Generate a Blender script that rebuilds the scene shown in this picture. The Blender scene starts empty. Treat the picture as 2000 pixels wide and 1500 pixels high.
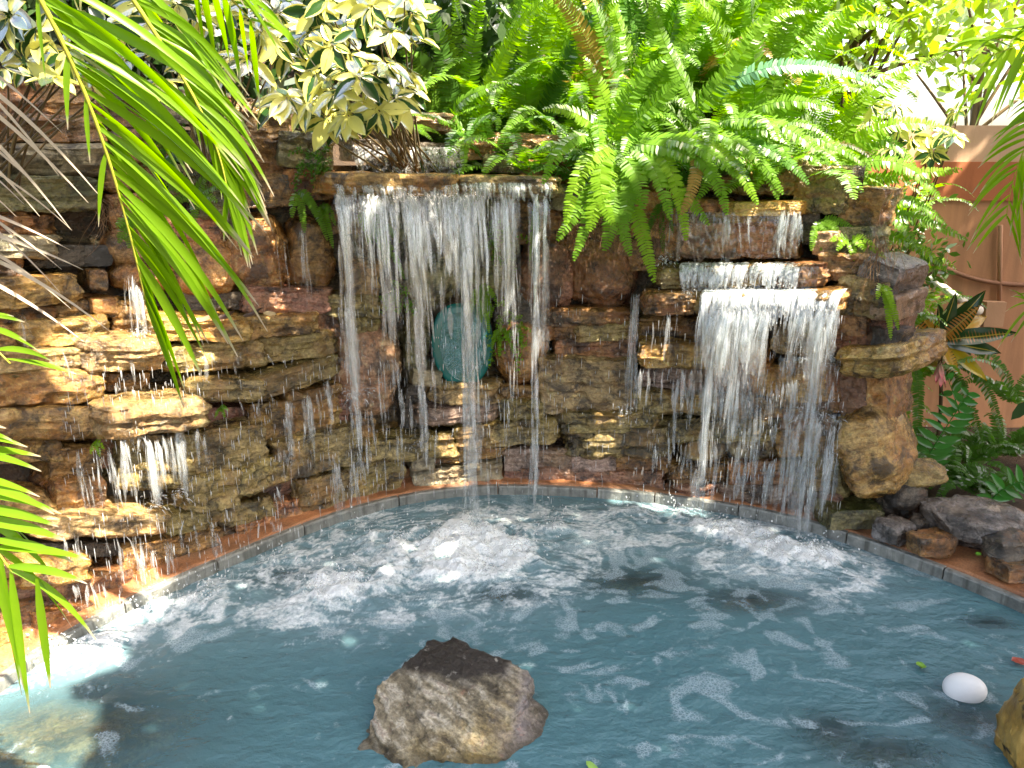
import bpy, bmesh, math, random
import numpy as np
from mathutils import Vector, Matrix

# ------------------------------------------------------------------ camera, sky, sun, exposure
SC = bpy.context.scene
COL = SC.collection
F_PX = 1540.0                     # focal length in photograph pixels (2000 wide)
PITCH = math.radians(15.5)
EYE = np.array([0.0, 0.0, 1.55])
cam_d = bpy.data.cameras.new('camera')
cam_d.sensor_width = 36.0
cam_d.lens = 36.0 * F_PX / 2000.0
cam_d.clip_start = 0.05
cam_d.clip_end = 500.0
cam = bpy.data.objects.new('camera', cam_d)
cam.location = EYE
cam.rotation_euler = (math.pi / 2 - PITCH, 0, 0)
COL.objects.link(cam)
SC.camera = cam

SUN_DIR = np.array([0.40, -0.30, 0.866]); SUN_DIR /= np.linalg.norm(SUN_DIR)   # towards the sun
world = bpy.data.worlds.new('World'); SC.world = world; world.use_nodes = True
wn = world.node_tree.nodes; wl = world.node_tree.links
sky = wn.new('ShaderNodeTexSky'); sky.sky_type = 'NISHITA'; sky.sun_disc = False
sky.sun_elevation = math.asin(SUN_DIR[2])
sky.sun_rotation = math.atan2(SUN_DIR[0], SUN_DIR[1])
sky.dust_density = 4.0; sky.ozone_density = 0.3
wn['Background'].inputs['Strength'].default_value = 0.14
wl.new(sky.outputs[0], wn['Background'].inputs['Color'])
sun_d = bpy.data.lights.new('sun', 'SUN'); sun_d.energy = 5.0; sun_d.angle = math.radians(0.5)
sun_d.color = (1.0, 0.95, 0.86)
sun = bpy.data.objects.new('sun', sun_d); COL.objects.link(sun)
sun.rotation_euler = Vector(SUN_DIR).to_track_quat('Z', 'Y').to_euler()
sun.location = (3, -1, 8)
vs = SC.view_settings
vs.view_transform = 'Standard'; vs.look = 'None'; vs.gamma = 1.0; vs.use_curve_mapping = False
vs.exposure = 2.42
vs.use_white_balance = True; vs.white_balance_temperature = 7600   # the phone balanced for the shade
SC.cycles.use_denoising = True
SC.cycles.max_bounces = 8
SC.cycles.diffuse_bounces = 4
SC.cycles.glossy_bounces = 3
SC.cycles.transmission_bounces = 5
SC.cycles.transparent_max_bounces = 24
SC.cycles.caustics_reflective = False
SC.cycles.caustics_refractive = False
SC.cycles.sample_clamp_indirect = 4.0

# ------------------------------------------------------------------ helpers
RNG = np.random.RandomState(7)
random.seed(7)

def ray(u, v):
    a = (u - 1000.0) / F_PX; b = (750.0 - v) / F_PX
    c, s = math.cos(PITCH), math.sin(PITCH)
    return np.array([a, c + b * s, -s + b * c])
def at_y(u, v, Y):
    d = ray(u, v); return EYE + d * (Y / d[1])
def at_z(u, v, z):
    d = ray(u, v); return EYE + d * ((z - EYE[2]) / d[2])

_perm = np.random.RandomState(3).permutation(256); _perm = np.concatenate([_perm, _perm, _perm])
_gr = np.random.RandomState(4).normal(size=(256, 3)); _gr /= np.linalg.norm(_gr, axis=1)[:, None]
def perlin(p):
    p = np.asarray(p, float); i = np.floor(p).astype(int); f = p - i; i &= 255
    w = f * f * f * (f * (f * 6 - 15) + 10)
    def g(dx, dy, dz):
        h = _perm[_perm[_perm[i[:, 0] + dx] + i[:, 1] + dy] + i[:, 2] + dz]
        return ((f - np.array([dx, dy, dz])) * _gr[h]).sum(1)
    def L(a, b, t): return a + (b - a) * t
    x00 = L(g(0,0,0), g(1,0,0), w[:,0]); x10 = L(g(0,1,0), g(1,1,0), w[:,0])
    x01 = L(g(0,0,1), g(1,0,1), w[:,0]); x11 = L(g(0,1,1), g(1,1,1), w[:,0])
    return L(L(x00, x10, w[:,1]), L(x01, x11, w[:,1]), w[:,2]) * 1.5
def fbm(p, oct=4, rough=0.5, ridged=False):
    p = np.asarray(p, float); s = 0; a = 1; tot = 0
    for k in range(oct):
        n = perlin(p * (2.03 ** k) + 17.3 * k)
        s = s + a * ((1 - 2 * np.abs(n)) if ridged else n); tot += a; a *= rough
    return s / tot
def sstep(a, b, x):
    t = np.clip((np.asarray(x, float) - a) / (b - a), 0, 1); return t * t * (3 - 2 * t)
def norm(v):
    v = np.asarray(v, float); return v / max(1e-9, np.linalg.norm(v))
def bez(pts, n):
    pts = [np.asarray(p, float) for p in pts]; t = np.linspace(0, 1, n)[:, None]
    while len(pts) < 4:          # raise the degree
        m = len(pts); pts = [pts[0]] + [pts[k-1] * (k / m) + pts[k] * (1 - k / m) for k in range(1, m)] + [pts[-1]]
    a, b, c, d = pts
    return (1-t)**3 * a + 3*(1-t)**2*t * b + 3*(1-t)*t*t * c + t**3 * d

class MB:
    def __init__(self): self.v = []; self.f = []; self.n = 0; self.att = {}
    def add(self, V, Fc, **att):
        V = np.asarray(V, float); self.v.append(V); o = self.n; self.n += len(V)
        self.f.extend([tuple(i + o for i in q) for q in Fc])
        for k, a in att.items(): self.att.setdefault(k, []).append(np.broadcast_to(np.asarray(a, float), (len(V),)))
    def mesh(self, name, mat=None, smooth=True):
        me = bpy.data.meshes.new(name)
        V = np.concatenate(self.v) if self.v else np.zeros((0, 3))
        me.from_pydata(V.tolist(), [], self.f)
        for k, a in self.att.items():
            A = me.attributes.new(k, 'FLOAT', 'POINT'); A.data.foreach_set('value', np.concatenate(a).astype(np.float32))
        if smooth: me.polygons.foreach_set('use_smooth', np.ones(len(me.polygons), bool))
        if mat: me.materials.append(mat)
        me.update(); return me
    def build(self, name, mat=None, parent=None, smooth=True):
        return put(name, self.mesh(name, mat, smooth), parent)
def put(name, me, parent=None, mw=None):
    o = bpy.data.objects.new(name, me); COL.objects.link(o)
    if mw is not None: o.matrix_world = mw
    if parent is not None:
        o.parent = parent; o.matrix_parent_inverse = WORLD_OF[parent.name].inverted()
    WORLD_OF[o.name] = mw if mw is not None else Matrix.Identity(4)
    return o
WORLD_OF = {}
def tag(o, label, cat, group=None):
    o['label'] = label; o['category'] = cat
    if group: o['group'] = group
    return o
def thing(name, label, cat, loc=(0, 0, 0), group=None):
    o = bpy.data.objects.new(name, None); COL.objects.link(o); o.empty_display_size = 0.05
    o.location = tuple(float(c) for c in loc); WORLD_OF[o.name] = Matrix.Translation(o.location)
    return tag(o, label, cat, group)
def structure(o): o['kind'] = 'structure'; return o
def stuff(o): o['kind'] = 'stuff'; return o
def tube(mb, path, rad, sides=6, flat=1.0, flatdir=None, fade=0.0, **att):
    path = np.asarray(path); n = len(path); rad = np.broadcast_to(np.asarray(rad, float), (n,))
    T = np.gradient(path, axis=0); T /= np.linalg.norm(T, axis=1)[:, None] + 1e-9
    ref = np.array([0.0, 0.0, 1.0]) if flatdir is None else np.asarray(flatdir, float)
    if flatdir is None and abs(T[0] @ ref) > 0.9: ref = np.array([1.0, 0.2, 0])
    A = ref[None] - (T @ ref)[:, None] * T; A /= np.linalg.norm(A, axis=1)[:, None] + 1e-9
    B = np.cross(T, A); V = []
    for k in range(sides):
        a = 2 * math.pi * k / sides
        V.append(path + (A * math.cos(a) + B * math.sin(a) * flat) * rad[:, None])
    V = np.stack(V, 1).reshape(-1, 3); Fc = []
    for i in range(n - 1):
        for k in range(sides):
            k2 = (k + 1) % sides
            Fc.append((i*sides + k, i*sides + k2, (i+1)*sides + k2, (i+1)*sides + k))
    Fc.append(tuple(range(sides))[::-1]); Fc.append(tuple((n-1)*sides + k for k in range(sides)))
    at = {k: np.repeat(np.broadcast_to(a, (n,)), sides) for k, a in att.items()}
    if fade and 'op' in at: at['op'] = at['op'] * np.tile(1 - fade * np.cos(2 * math.pi * np.arange(sides) / sides) ** 2, n)
    mb.add(V, Fc, **at)
def box(mb, lo, hi):
    x0, y0, z0 = lo; x1, y1, z1 = hi
    mb.add([(x0,y0,z0),(x1,y0,z0),(x1,y1,z0),(x0,y1,z0),(x0,y0,z1),(x1,y0,z1),(x1,y1,z1),(x0,y1,z1)],
           [(0,3,2,1),(4,5,6,7),(0,1,5,4),(1,2,6,5),(2,3,7,6),(3,0,4,7)])
def grid_faces(n, m, wrap=False):
    Fc = []
    for i in range(n - 1):
        for j in range(m if wrap else m - 1):
            j2 = (j + 1) % m
            Fc.append((i*m + j, i*m + j2, (i+1)*m + j2, (i+1)*m + j))
    return Fc

# ------------------------------------------------------------------ materials
class NT:
    def __init__(self, name):
        self.m = bpy.data.materials.new(name); self.m.use_nodes = True
        self.t = self.m.node_tree; self.t.nodes.clear()
        self.out = self.t.nodes.new('ShaderNodeOutputMaterial')
    def n(self, kind, **kw):
        nd = self.t.nodes.new('ShaderNode' + kind)
        for k, v in kw.items():
            if k == 'inp':
                for a, b in v.items():
                    if hasattr(b, 'is_linked') or isinstance(b, bpy.types.NodeSocket): self.t.links.new(b, nd.inputs[a])
                    else: nd.inputs[a].default_value = b
            else: setattr(nd, k, v)
        return nd
    def ramp(self, fac, stops, interp='LINEAR'):
        nd = self.n('ValToRGB'); cr = nd.color_ramp; cr.interpolation = interp
        while len(cr.elements) < len(stops): cr.elements.new(0.5)
        for e, (p, c) in zip(cr.elements, stops):
            e.position = p; e.color = (*c, 1) if len(c) == 3 else c
        self.t.links.new(fac, nd.inputs[0]); return nd.outputs[0]
    def mix(self, fac, a, b, mode='MIX'):
        nd = self.n('Mix', data_type='RGBA', blend_type=mode)
        for s, x in ((0, fac), (6, a), (7, b)):
            if isinstance(x, bpy.types.NodeSocket): self.t.links.new(x, nd.inputs[s])
            elif s == 0: nd.inputs[s].default_value = x
            else: nd.inputs[s].default_value = (*x, 1)
        return nd.outputs[2]
    def math(self, op, a, b=0.0, c=None, clamp=False):
        nd = self.n('Math', operation=op, use_clamp=clamp)
        for s, x in ((0, a), (1, b), (2, c)):
            if x is None: continue
            if isinstance(x, bpy.types.NodeSocket): self.t.links.new(x, nd.inputs[s])
            else: nd.inputs[s].default_value = x
        return nd.outputs[0]
    def noise(self, vec, scale, detail=6, rough=0.6, dist=0.0):
        return self.n('TexNoise', inp={'Vector': vec, 'Scale': scale, 'Detail': detail, 'Roughness': rough, 'Distortion': dist}).outputs[0]
    def surf(self, s): self.t.links.new(s, self.out.inputs['Surface']); return self.m

def lin(r, g, b):   # sRGB 0-255 -> linear
    return tuple(((c/255.0)/12.92 if c <= 10 else (((c/255.0)+0.055)/1.055)**2.4) for c in (r, g, b))

def rock_mat(name, dark, mid, light, stain, wet=0.85, moss=0.0, strata=12.0, stain_amt=0.6):
    N = NT(name)
    tc = N.n('TexCoord').outputs['Object']; oi = N.n('ObjectInfo')
    off = N.math('MULTIPLY', oi.outputs['Random'], 57.0)
    vec = N.n('VectorMath', operation='ADD', inp={0: tc, 1: off}).outputs[0]
    warp = N.n('TexNoise', inp={'Vector': vec, 'Scale': 5.0, 'Detail': 3.0}).outputs['Color']
    wv = N.n('VectorMath', operation='MULTIPLY_ADD', inp={0: warp, 1: (0.03, 0.03, 0.05), 2: vec}).outputs[0]
    sv = N.n('Mapping', inp={'Vector': wv, 'Scale': (4.5, 4.5, strata * 1.7)}).outputs[0]
    n1 = N.noise(sv, 1.6, 8, 0.68)
    n2 = N.noise(vec, 9.0, 7, 0.68, 0.5)
    n3 = N.noise(vec, 75.0, 5, 0.7)
    n4 = N.noise(wv, 4.2, 6, 0.62)
    n5 = N.noise(vec, 24.0, 6, 0.7, 0.8)
    c = N.ramp(n1, [(0.30, dark), (0.43, mid), (0.55, light), (0.66, mid), (0.74, dark)])
    c = N.mix(N.math('MULTIPLY', N.ramp(n4, [(0.46, (0,0,0)), (0.60, (1,1,1))]), stain_amt), c, stain)
    c = N.mix(N.ramp(n5, [(0.55, (0,0,0)), (0.70, (0.8,)*3)]), c, tuple(min(0.6, x * 1.35) for x in light))
    c = N.mix(N.ramp(n2, [(0.47, (0,0,0)), (0.60, (0.9,)*3)]), c, tuple(x * 0.40 for x in dark))   # dark wet lichen
    if moss:
        geo = N.n('NewGeometry').outputs['Normal']; nz = N.n('SeparateXYZ', inp={0: geo}).outputs[2]
        mm = N.math('MULTIPLY', N.ramp(N.math('ADD', N.noise(vec, 11.0, 6, 0.7), N.math('MULTIPLY', nz, 0.12)), [(0.46, (0,0,0)), (0.62, (1,1,1))]), moss)
        c = N.mix(mm, c, (0.045, 0.06, 0.012))
    c = N.mix(1.0, c, N.ramp(n3, [(0.30, (0.45,)*3), (0.72, (1.4,)*3)]), 'MULTIPLY')
    hsv = N.n('HueSaturation', inp={'Color': c, 'Hue': N.math('MULTIPLY_ADD', oi.outputs['Random'], 0.010, 0.495), 'Saturation': 1.12,
          'Value': N.math('MULTIPLY_ADD', N.math('FRACT', N.math('MULTIPLY', oi.outputs['Random'], 7.3)), 0.40, 0.66)})
    hgt = N.math('ADD', N.math('ADD', N.math('MULTIPLY', n1, 0.8), N.math('MULTIPLY', n5, 0.5)), N.math('MULTIPLY', n3, 0.5))
    bump = N.n('Bump', inp={'Strength': 1.0, 'Distance': 0.016, 'Height': hgt})
    r = N.n('MapRange', inp={0: n4, 1: 0.35, 2: 0.65, 3: 0.50 - 0.46 * wet, 4: 0.70 - 0.42 * wet}).outputs[0]
    b = N.n('BsdfPrincipled', inp={'Base Color': hsv.outputs[0], 'Roughness': r, 'Normal': bump.outputs[0]})
    b.inputs['Specular IOR Level'].default_value = 0.6
    b.inputs['Coat Weight'].default_value = 0.55 * wet; b.inputs['Coat Roughness'].default_value = 0.10; N.t.links.new(bump.outputs[0], b.inputs['Coat Normal'])
    return N.surf(b.outputs[0])

def RM(name, dark, mid, light, stain, k=1.3, **kw):
    f = lambda c: tuple(min(0.75, x * k) for x in c)
    return rock_mat(name, dark, f(mid), f(light), f(stain), **kw)
ROCK = {
 'ochre': RM('rock_ochre', (0.10,0.052,0.016), (0.26,0.155,0.060), (0.40,0.27,0.12), (0.24,0.095,0.03)),
 'gold':  RM('rock_gold',  (0.16,0.085,0.020), (0.35,0.22,0.075), (0.50,0.355,0.155), (0.32,0.14,0.035)),
 'tan':   RM('rock_tan',   (0.12,0.075,0.035), (0.30,0.20,0.095), (0.43,0.32,0.17), (0.24,0.125,0.05)),
 'olive': RM('rock_olive', (0.065,0.045,0.018), (0.19,0.138,0.055), (0.30,0.235,0.11), (0.20,0.095,0.035), moss=0.15),
 'brown': RM('rock_brown', (0.06,0.034,0.014), (0.19,0.105,0.043), (0.31,0.19,0.085), (0.20,0.075,0.03)),
 'grey':  RM('rock_grey',  (0.085,0.07,0.045), (0.22,0.185,0.125), (0.35,0.305,0.22), (0.18,0.11,0.055), wet=0.4, moss=0.25),
 'moss':  RM('rock_moss',  (0.05,0.042,0.02), (0.15,0.125,0.055), (0.26,0.23,0.12), (0.10,0.085,0.025), moss=0.7),
 'red':   RM('rock_red',   (0.08,0.03,0.018), (0.25,0.10,0.055), (0.36,0.19,0.105), (0.27,0.15,0.06)),
 'orange':RM('rock_orange',(0.14,0.055,0.020), (0.34,0.155,0.06), (0.46,0.27,0.125), (0.24,0.09,0.04), strata=5),
 'maroon':RM('rock_maroon',(0.05,0.020,0.014), (0.17,0.075,0.052), (0.27,0.15,0.105), (0.21,0.115,0.055)),
 'purple':RM('rock_purple',(0.065,0.040,0.032), (0.19,0.125,0.10), (0.30,0.22,0.18), (0.20,0.125,0.065)),
 'pink':  RM('rock_pink',  (0.12,0.065,0.04), (0.31,0.185,0.115), (0.45,0.31,0.20), (0.28,0.13,0.075)),
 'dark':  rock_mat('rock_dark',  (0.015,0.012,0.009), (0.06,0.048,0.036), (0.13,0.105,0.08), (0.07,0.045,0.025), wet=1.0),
 'slate': rock_mat('rock_slate', (0.045,0.038,0.036), (0.145,0.128,0.122), (0.27,0.25,0.245), (0.17,0.12,0.075), wet=0.8),
 'core':  rock_mat('rock_core',  (0.02,0.013,0.008), (0.075,0.045,0.025), (0.14,0.09,0.05), (0.09,0.04,0.02), moss=0.3),  # dark colour makes the gaps between stones read as deeper shadow
}

# ------------------------------------------------------------------ plan of the pool and of the rock wall
CEN = np.array([0.19, 1.73])
_edge = [(100,1282),(190,1232),(270,1192),(400,1132),(500,1088),(620,1037),(700,1010),(790,985),(880,972),(960,966),(1050,967),(1150,973),
         (1300,987),(1500,1020),(1650,1062),(1800,1118),(2000,1200)]
_tab = []
for _u, _v in _edge:
    _p = at_z(_u, _v, 0.0)[:2] - CEN
    _tab.append((math.degrees(math.atan2(_p[1], _p[0])) % 360, float(np.hypot(*_p))))
_tab += [(185.0, 1.78), (215.0, 1.78), (245.0, 1.66), (270.0, 1.60), (295.0, 1.66), (330.0, 1.85), (360.0, 1.90), (0.0, 1.90)]
_tab.sort(); _ta = np.array([t[0] for t in _tab]); _tr = np.array([t[1] for t in _tab])
def R_pool(th):      # th in degrees
    th = np.asarray(th, float); s = 0
    for d in (-6, -3, 0, 3, 6): s = s + np.interp((th + d) % 360, _ta, _tr)
    return s / 5
def polar(p):
    d = np.asarray(p, float)[..., :2] - CEN
    return np.degrees(np.arctan2(d[..., 1], d[..., 0])) % 360, np.hypot(d[..., 0], d[..., 1])
def R_wall(th, z):   # plan radius of the wall face at height z
    th = np.asarray(th, float)
    left = sstep(112, 150, th)
    base = 0.165 - 0.015 * left
    bat = 0.06 + 0.34 * left
    return R_pool(th) + base + bat * np.maximum(z, 0)
def on_wall(u, v, off=0.0):
    d = ray(u, v); t0, t1 = 1.2, 9.0
    def inside(t):
        p = EYE + d * t; th, r = polar(p); return r < R_wall(th, p[2]) + off or p[1] < 0.4
    t = t0
    while t < t1 and inside(t): t += 0.04
    a, b = t - 0.04, t
    for _ in range(14):
        m = (a + b) / 2
        if inside(m): a = m
        else: b = m
    return EYE + d * b
def smooth01(a, b, x): return float(sstep(a, b, x))
BANK0 = 1.47
def bank_z(x, y):
    x = np.asarray(x, float); y = np.asarray(y, float)
    th, r = polar(np.stack([x, y], -1)); back = r - R_wall(th, 1.5)
    z = BANK0 + 0.75 * sstep(0.1, 1.3, back)
    drop = sstep(1.28, 1.78, x - 0.12 * np.sin(y * 3))
    return z * (1 - drop) + drop * 0.14
def radial_frame(p):
    d = np.array([p[0] - CEN[0], p[1] - CEN[1], 0.0]); d = norm(d)      # outward, away from the pool
    return d

# ------------------------------------------------------------------ ground, pool edge, bank
def mat_simple(name, fn):
    N = NT(name); return fn(N)
def _terra(N):
    tc = N.n('TexCoord').outputs['Object']; n1 = N.noise(tc, 9, 7, 0.7); n2 = N.noise(tc, 150, 3, 0.6); n3 = N.noise(tc, 2.5, 3)
    c = N.ramp(n1, [(0.3, (0.16,0.062,0.028)), (0.5, (0.33,0.135,0.058)), (0.7, (0.44,0.21,0.105))])
    c = N.mix(N.ramp(n3, [(0.5,(0,0,0)),(0.66,(0.7,)*3)]), c, (0.10,0.075,0.05))
    c = N.mix(1.0, c, N.ramp(n2, [(0.3,(0.6,)*3),(0.7,(1.25,)*3)]), 'MULTIPLY')
    bp = N.n('Bump', inp={'Strength': 0.7, 'Distance': 0.008, 'Height': N.math('ADD', n1, N.math('MULTIPLY', n2, 0.4))})
    return N.surf(N.n('BsdfPrincipled', inp={'Base Color': c, 'Roughness': 0.45, 'Normal': bp.outputs[0]}).outputs[0])
M_TERRA = mat_simple('terracotta_mortar', _terra)
def _conc(N):
    tc = N.n('TexCoord').outputs['Object']; oi = N.n('ObjectInfo').outputs['Random']
    n1 = N.noise(tc, 14, 7, 0.7); n2 = N.noise(tc, 120, 3, 0.6)
    st = N.noise(N.n('Mapping', inp={'Vector': tc, 'Scale': (22, 22, 2)}).outputs[0], 1.5, 5, 0.6)
    c = N.ramp(n1, [(0.3, (0.10,0.105,0.10)), (0.55, (0.21,0.215,0.20)), (0.75, (0.33,0.33,0.30))])
    c = N.mix(N.ramp(st, [(0.5,(0,0,0)),(0.66,(0.75,)*3)]), c, (0.055,0.055,0.045))
    c = N.mix(1.0, c, N.ramp(N.math('MULTIPLY_ADD', oi, 0.5, 0.25), [(0,(0.7,)*3),(1,(1.3,)*3)]), 'MULTIPLY')
    bp = N.n('Bump', inp={'Strength': 0.5, 'Distance': 0.005, 'Height': N.math('ADD', n1, n2)})
    return N.surf(N.n('BsdfPrincipled', inp={'Base Color': c, 'Roughness': 0.35, 'Normal': bp.outputs[0]}).outputs[0])
M_CONC = mat_simple('wet_concrete', _conc)
def _soil(N):
    tc = N.n('TexCoord').outputs['Object']; n1 = N.noise(tc, 8, 8, 0.7); n2 = N.noise(tc, 70, 4, 0.7)
    c = N.ramp(n1, [(0.3, (0.018,0.011,0.006)), (0.55, (0.06,0.036,0.02)), (0.75, (0.12,0.075,0.042))])
    c = N.mix(N.ramp(n2, [(0.55,(0,0,0)),(0.7,(1,1,1))]), c, (0.11,0.06,0.03))
    bp = N.n('Bump', inp={'Strength': 1.0, 'Distance': 0.03, 'Height': N.math('ADD', n1, N.math('MULTIPLY', n2, 0.6))})
    return N.surf(N.n('BsdfPrincipled', inp={'Base Color': c, 'Roughness': 0.85, 'Normal': bp.outputs[0]}).outputs[0])
M_SOIL = mat_simple('leaf_litter_soil', _soil)

# ground sheet with the pool cut out
th = np.arange(0, 360, 3.0); rs = [0.30, 0.5, 0.8, 1.3, 2.2, 4, 8, 20, 60, 140]
V = []
for r in rs:
    rr = R_pool(th) + r
    z = 0.055 + 0 * th + (0.03 * fbm(np.stack([th * .1, rr, 0 * th], 1), 2) if r < 10 else 0)
    V.append(np.stack([CEN[0] + rr * np.cos(np.radians(th)), CEN[1] + rr * np.sin(np.radians(th)), z], 1))
mb = MB(); mb.add(np.concatenate(V), grid_faces(len(rs), len(th), True)); structure(mb.build('ground', M_SOIL))
# terracotta ledge
th = np.arange(0, 360, 0.75); rs = np.linspace(0.026, 0.42, 16); V = []
for k, r in enumerate(rs):
    rr = R_pool(th) + r
    P = np.stack([CEN[0] + rr * np.cos(np.radians(th)), CEN[1] + rr * np.sin(np.radians(th))], 1)
    z = 0.053 + 0.17 * max(0, r - 0.05) + 0.018 * fbm(np.c_[P * 9, 0 * th], 4) * (1 if k else 0.15)
    V.append(np.c_[P, z])
V.append(np.c_[V[0][:, :2], -0.25 + 0 * th]); V = [V[-1]] + V[:-1]
mb = MB(); mb.add(np.concatenate(V), grid_faces(len(V), len(th), True)); structure(mb.build('ledge', M_TERRA))
# coping: one block per arc
cop = thing('pool_edge', 'low grey concrete edge ringing the round pool', 'pool edge', (CEN[0], CEN[1], -0.2)); structure(cop); del cop['category']
joints = np.concatenate([np.arange(0, 20, 10), [20, 34.5, 47, 62, 74.3, 83, 98, 113, 128, 141.5, 154, 166, 180], np.arange(195, 360, 15), [360]])
for a, b in zip(joints[:-1], joints[1:]):
    t = np.linspace(a + 0.10, b - 0.10, 14); mb = MB(); V = []
    dz = RNG.uniform(-0.004, 0.004)
    for r, z in ((0.0, -0.25), (0.0, 0.040 + dz), (0.005, 0.047 + dz), (0.034, 0.048 + dz), (0.034, -0.25)):
        rr = R_pool(t) + r + (0.002 * perlin(np.c_[t * 2, t * 0, t * 0 + z * 9]))
        V.append(np.stack([CEN[0] + rr * np.cos(np.radians(t)), CEN[1] + rr * np.sin(np.radians(t)), 0 * t + z], 1))
    n = len(t); Fc = grid_faces(5, n) + [(0, n, 2*n, 3*n, 4*n), tuple(k*n + n - 1 for k in (4, 3, 2, 1, 0))]
    mb.add(np.concatenate(V), Fc); mb.build('coping_block', M_CONC, cop, smooth=False)
# pool floor
def _floor(N):
    tc = N.n('TexCoord').outputs['Object']; n = N.noise(tc, 4, 4)
    return N.surf(N.n('BsdfPrincipled', inp={'Base Color': N.ramp(n, [(0.3,(0.05,0.09,0.09)),(0.7,(0.10,0.15,0.14))]), 'Roughness': 0.8}).outputs[0])
th = np.arange(0, 360, 4.0); V = [np.array([[CEN[0], CEN[1], -0.45]])]
for r, z in ((-0.8, -0.45), (-0.15, -0.44), (0.01, -0.25)):
    rr = R_pool(th) + r; V.append(np.stack([CEN[0] + rr*np.cos(np.radians(th)), CEN[1] + rr*np.sin(np.radians(th)), 0*th + z], 1))
n = len(th); Fc = [(0, 1 + k, 1 + (k + 1) % n) for k in range(n)] + [tuple(i + 1 for i in q) for q in grid_faces(3, n, True)]
mb = MB(); mb.add(np.concatenate(V), Fc); structure(mb.build('pool_floor', mat_simple('pool_floor', _floor)))

# planted bank behind and above the wall
xs = np.linspace(-7, 2.4, 150); ys = np.linspace(1.2, 8.5, 120); X, Y = np.meshgrid(xs, ys, indexing='ij')
TH, RR = polar(np.stack([X, Y], -1)); Z = bank_z(X, Y)
Z = Z + 0.07 * fbm(np.c_[X.ravel() * 3, Y.ravel() * 3, 0 * X.ravel()], 4).reshape(X.shape)
keep = RR > R_wall(TH, 1.5) + 0.02
keep &= (X < 1.95)
idx = -np.ones(X.size, int); kk = np.flatnonzero(keep.ravel()); idx[kk] = np.arange(len(kk))
Fc = [tuple(idx[list(q)]) for q in grid_faces(len(xs), len(ys)) if (idx[list(q)] >= 0).all()]
mb = MB(); mb.add(np.c_[X.ravel(), Y.ravel(), Z.ravel()][kk], [q[::-1] for q in Fc]); structure(mb.build('bank', M_SOIL))

# ------------------------------------------------------------------ stones
def finish_stone(V, seed, amp, strat, h):
    """roughen: layered ledges in local z plus broken chips"""
    c = V.mean(0); D = V - c
    so = seed * 13.7
    q = V * np.array([6, 6, 6.0]) + so
    d1 = fbm(q, 3, 0.5) * amp
    s = V[:, 2] + 0.35 * amp * fbm(V * np.array([5, 5, 2.0]) + so + 5, 2)
    lay = fbm(np.c_[V[:, 0] * 1.2, V[:, 1] * 1.2, s * strat] + so, 3, 0.6)
    lay = np.round(lay * 5) / 5 * 0.6 + lay * 0.4
    d2 = lay * amp * 1.15
    rg = fbm(V * np.array([13, 13, 19]) + so + 31, 4, 0.55, ridged=True) - 0.55
    d3 = fbm(V * 42 + so, 3, 0.6) * amp * 0.25 + rg * amp * 0.75
    hor = D.copy(); hor[:, 2] = 0; hor /= np.linalg.norm(hor, axis=1)[:, None] + 1e-6
    full = D / (np.linalg.norm(D, axis=1)[:, None] + 1e-6)
    return V + hor * (d2)[:, None] + full * (d1 + d3)[:, None]
def slab_mesh(w, h, d, seed, mat, nA=104, nZ=15):
    r = np.random.RandomState(seed)
    a = np.linspace(0, 2 * np.pi, nA, endpoint=False)
    # spread samples on a rounded rectangle, irregular in plan
    ex = r.uniform(4, 9); c, s = np.cos(a), np.sin(a)
    a2 = np.arctan2(np.sign(s) * np.abs(s) ** 0.75, np.sign(c) * np.abs(c) ** 0.75)
    c, s = np.cos(a2), np.sin(a2)
    rad = (np.abs(c) ** ex + np.abs(s) ** ex) ** (-1 / ex)
    pw = fbm(np.c_[np.cos(a) * 1.6, np.sin(a) * 1.6, 0 * a + seed * 3.1], 3) * 0.22 + 1
    ox, oy = c * rad * w / 2, s * rad * d / 2
    sk = r.uniform(-0.25, 0.25)
    ins = min(h, d) * 0.17; rows = []
    for z in np.linspace(-1, 1, nZ):
        k = ins * (abs(z) ** r.uniform(5, 12)) * (1.0 if z > 0 else r.uniform(0.8, 1.9))
        fx = max(0.2, (w / 2 - k) / (w / 2)); fy = max(0.2, (d / 2 - k) / (d / 2))
        rows.append(np.c_[ox * fx, oy * pw * fy - sk * z * h * 0.5 * 0.6, 0 * a + z * h / 2])
    V = [np.array(rows).reshape(-1, 3)]; Fc = grid_faces(nZ, nA, True); base = nZ * nA
    rings = (0.86, 0.7, 0.5, 0.28)
    for top in (0, 1):
        prev = (0 if not top else (nZ - 1) * nA); ring0 = rows[0] if not top else rows[-1]
        for f in rings:
            V.append(ring0 * np.array([f, f, 1])); 
            q = [(prev + j, prev + (j+1) % nA, base + (j+1) % nA, base + j) for j in range(nA)]
            Fc += q if top else [t[::-1] for t in q]
            prev = base; base += nA
        V.append(np.array([[0, 0, ring0[0, 2]]])); q = [(prev + j, prev + (j+1) % nA, base) for j in range(nA)]
        Fc += q if top else [t[::-1] for t in q]; base += 1
    V = np.concatenate(V)
    V = finish_stone(V, seed, min(0.05, 0.22 * min(h, d) + 0.008), 26, h)
    top = V[:, 2] > h * 0.3
    V[top, 2] += 0.10 * h * fbm(V[top] * np.array([4, 4, 1]) + seed, 3)
    tl = r.uniform(-0.12, 0.12); V[:, 2] += V[:, 0] * 0.06 * tl
    mb = MB(); mb.add(V, Fc); me = mb.mesh('stone', mat)
    me.set_sharp_from_angle(angle=math.radians(38)); return me
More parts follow.
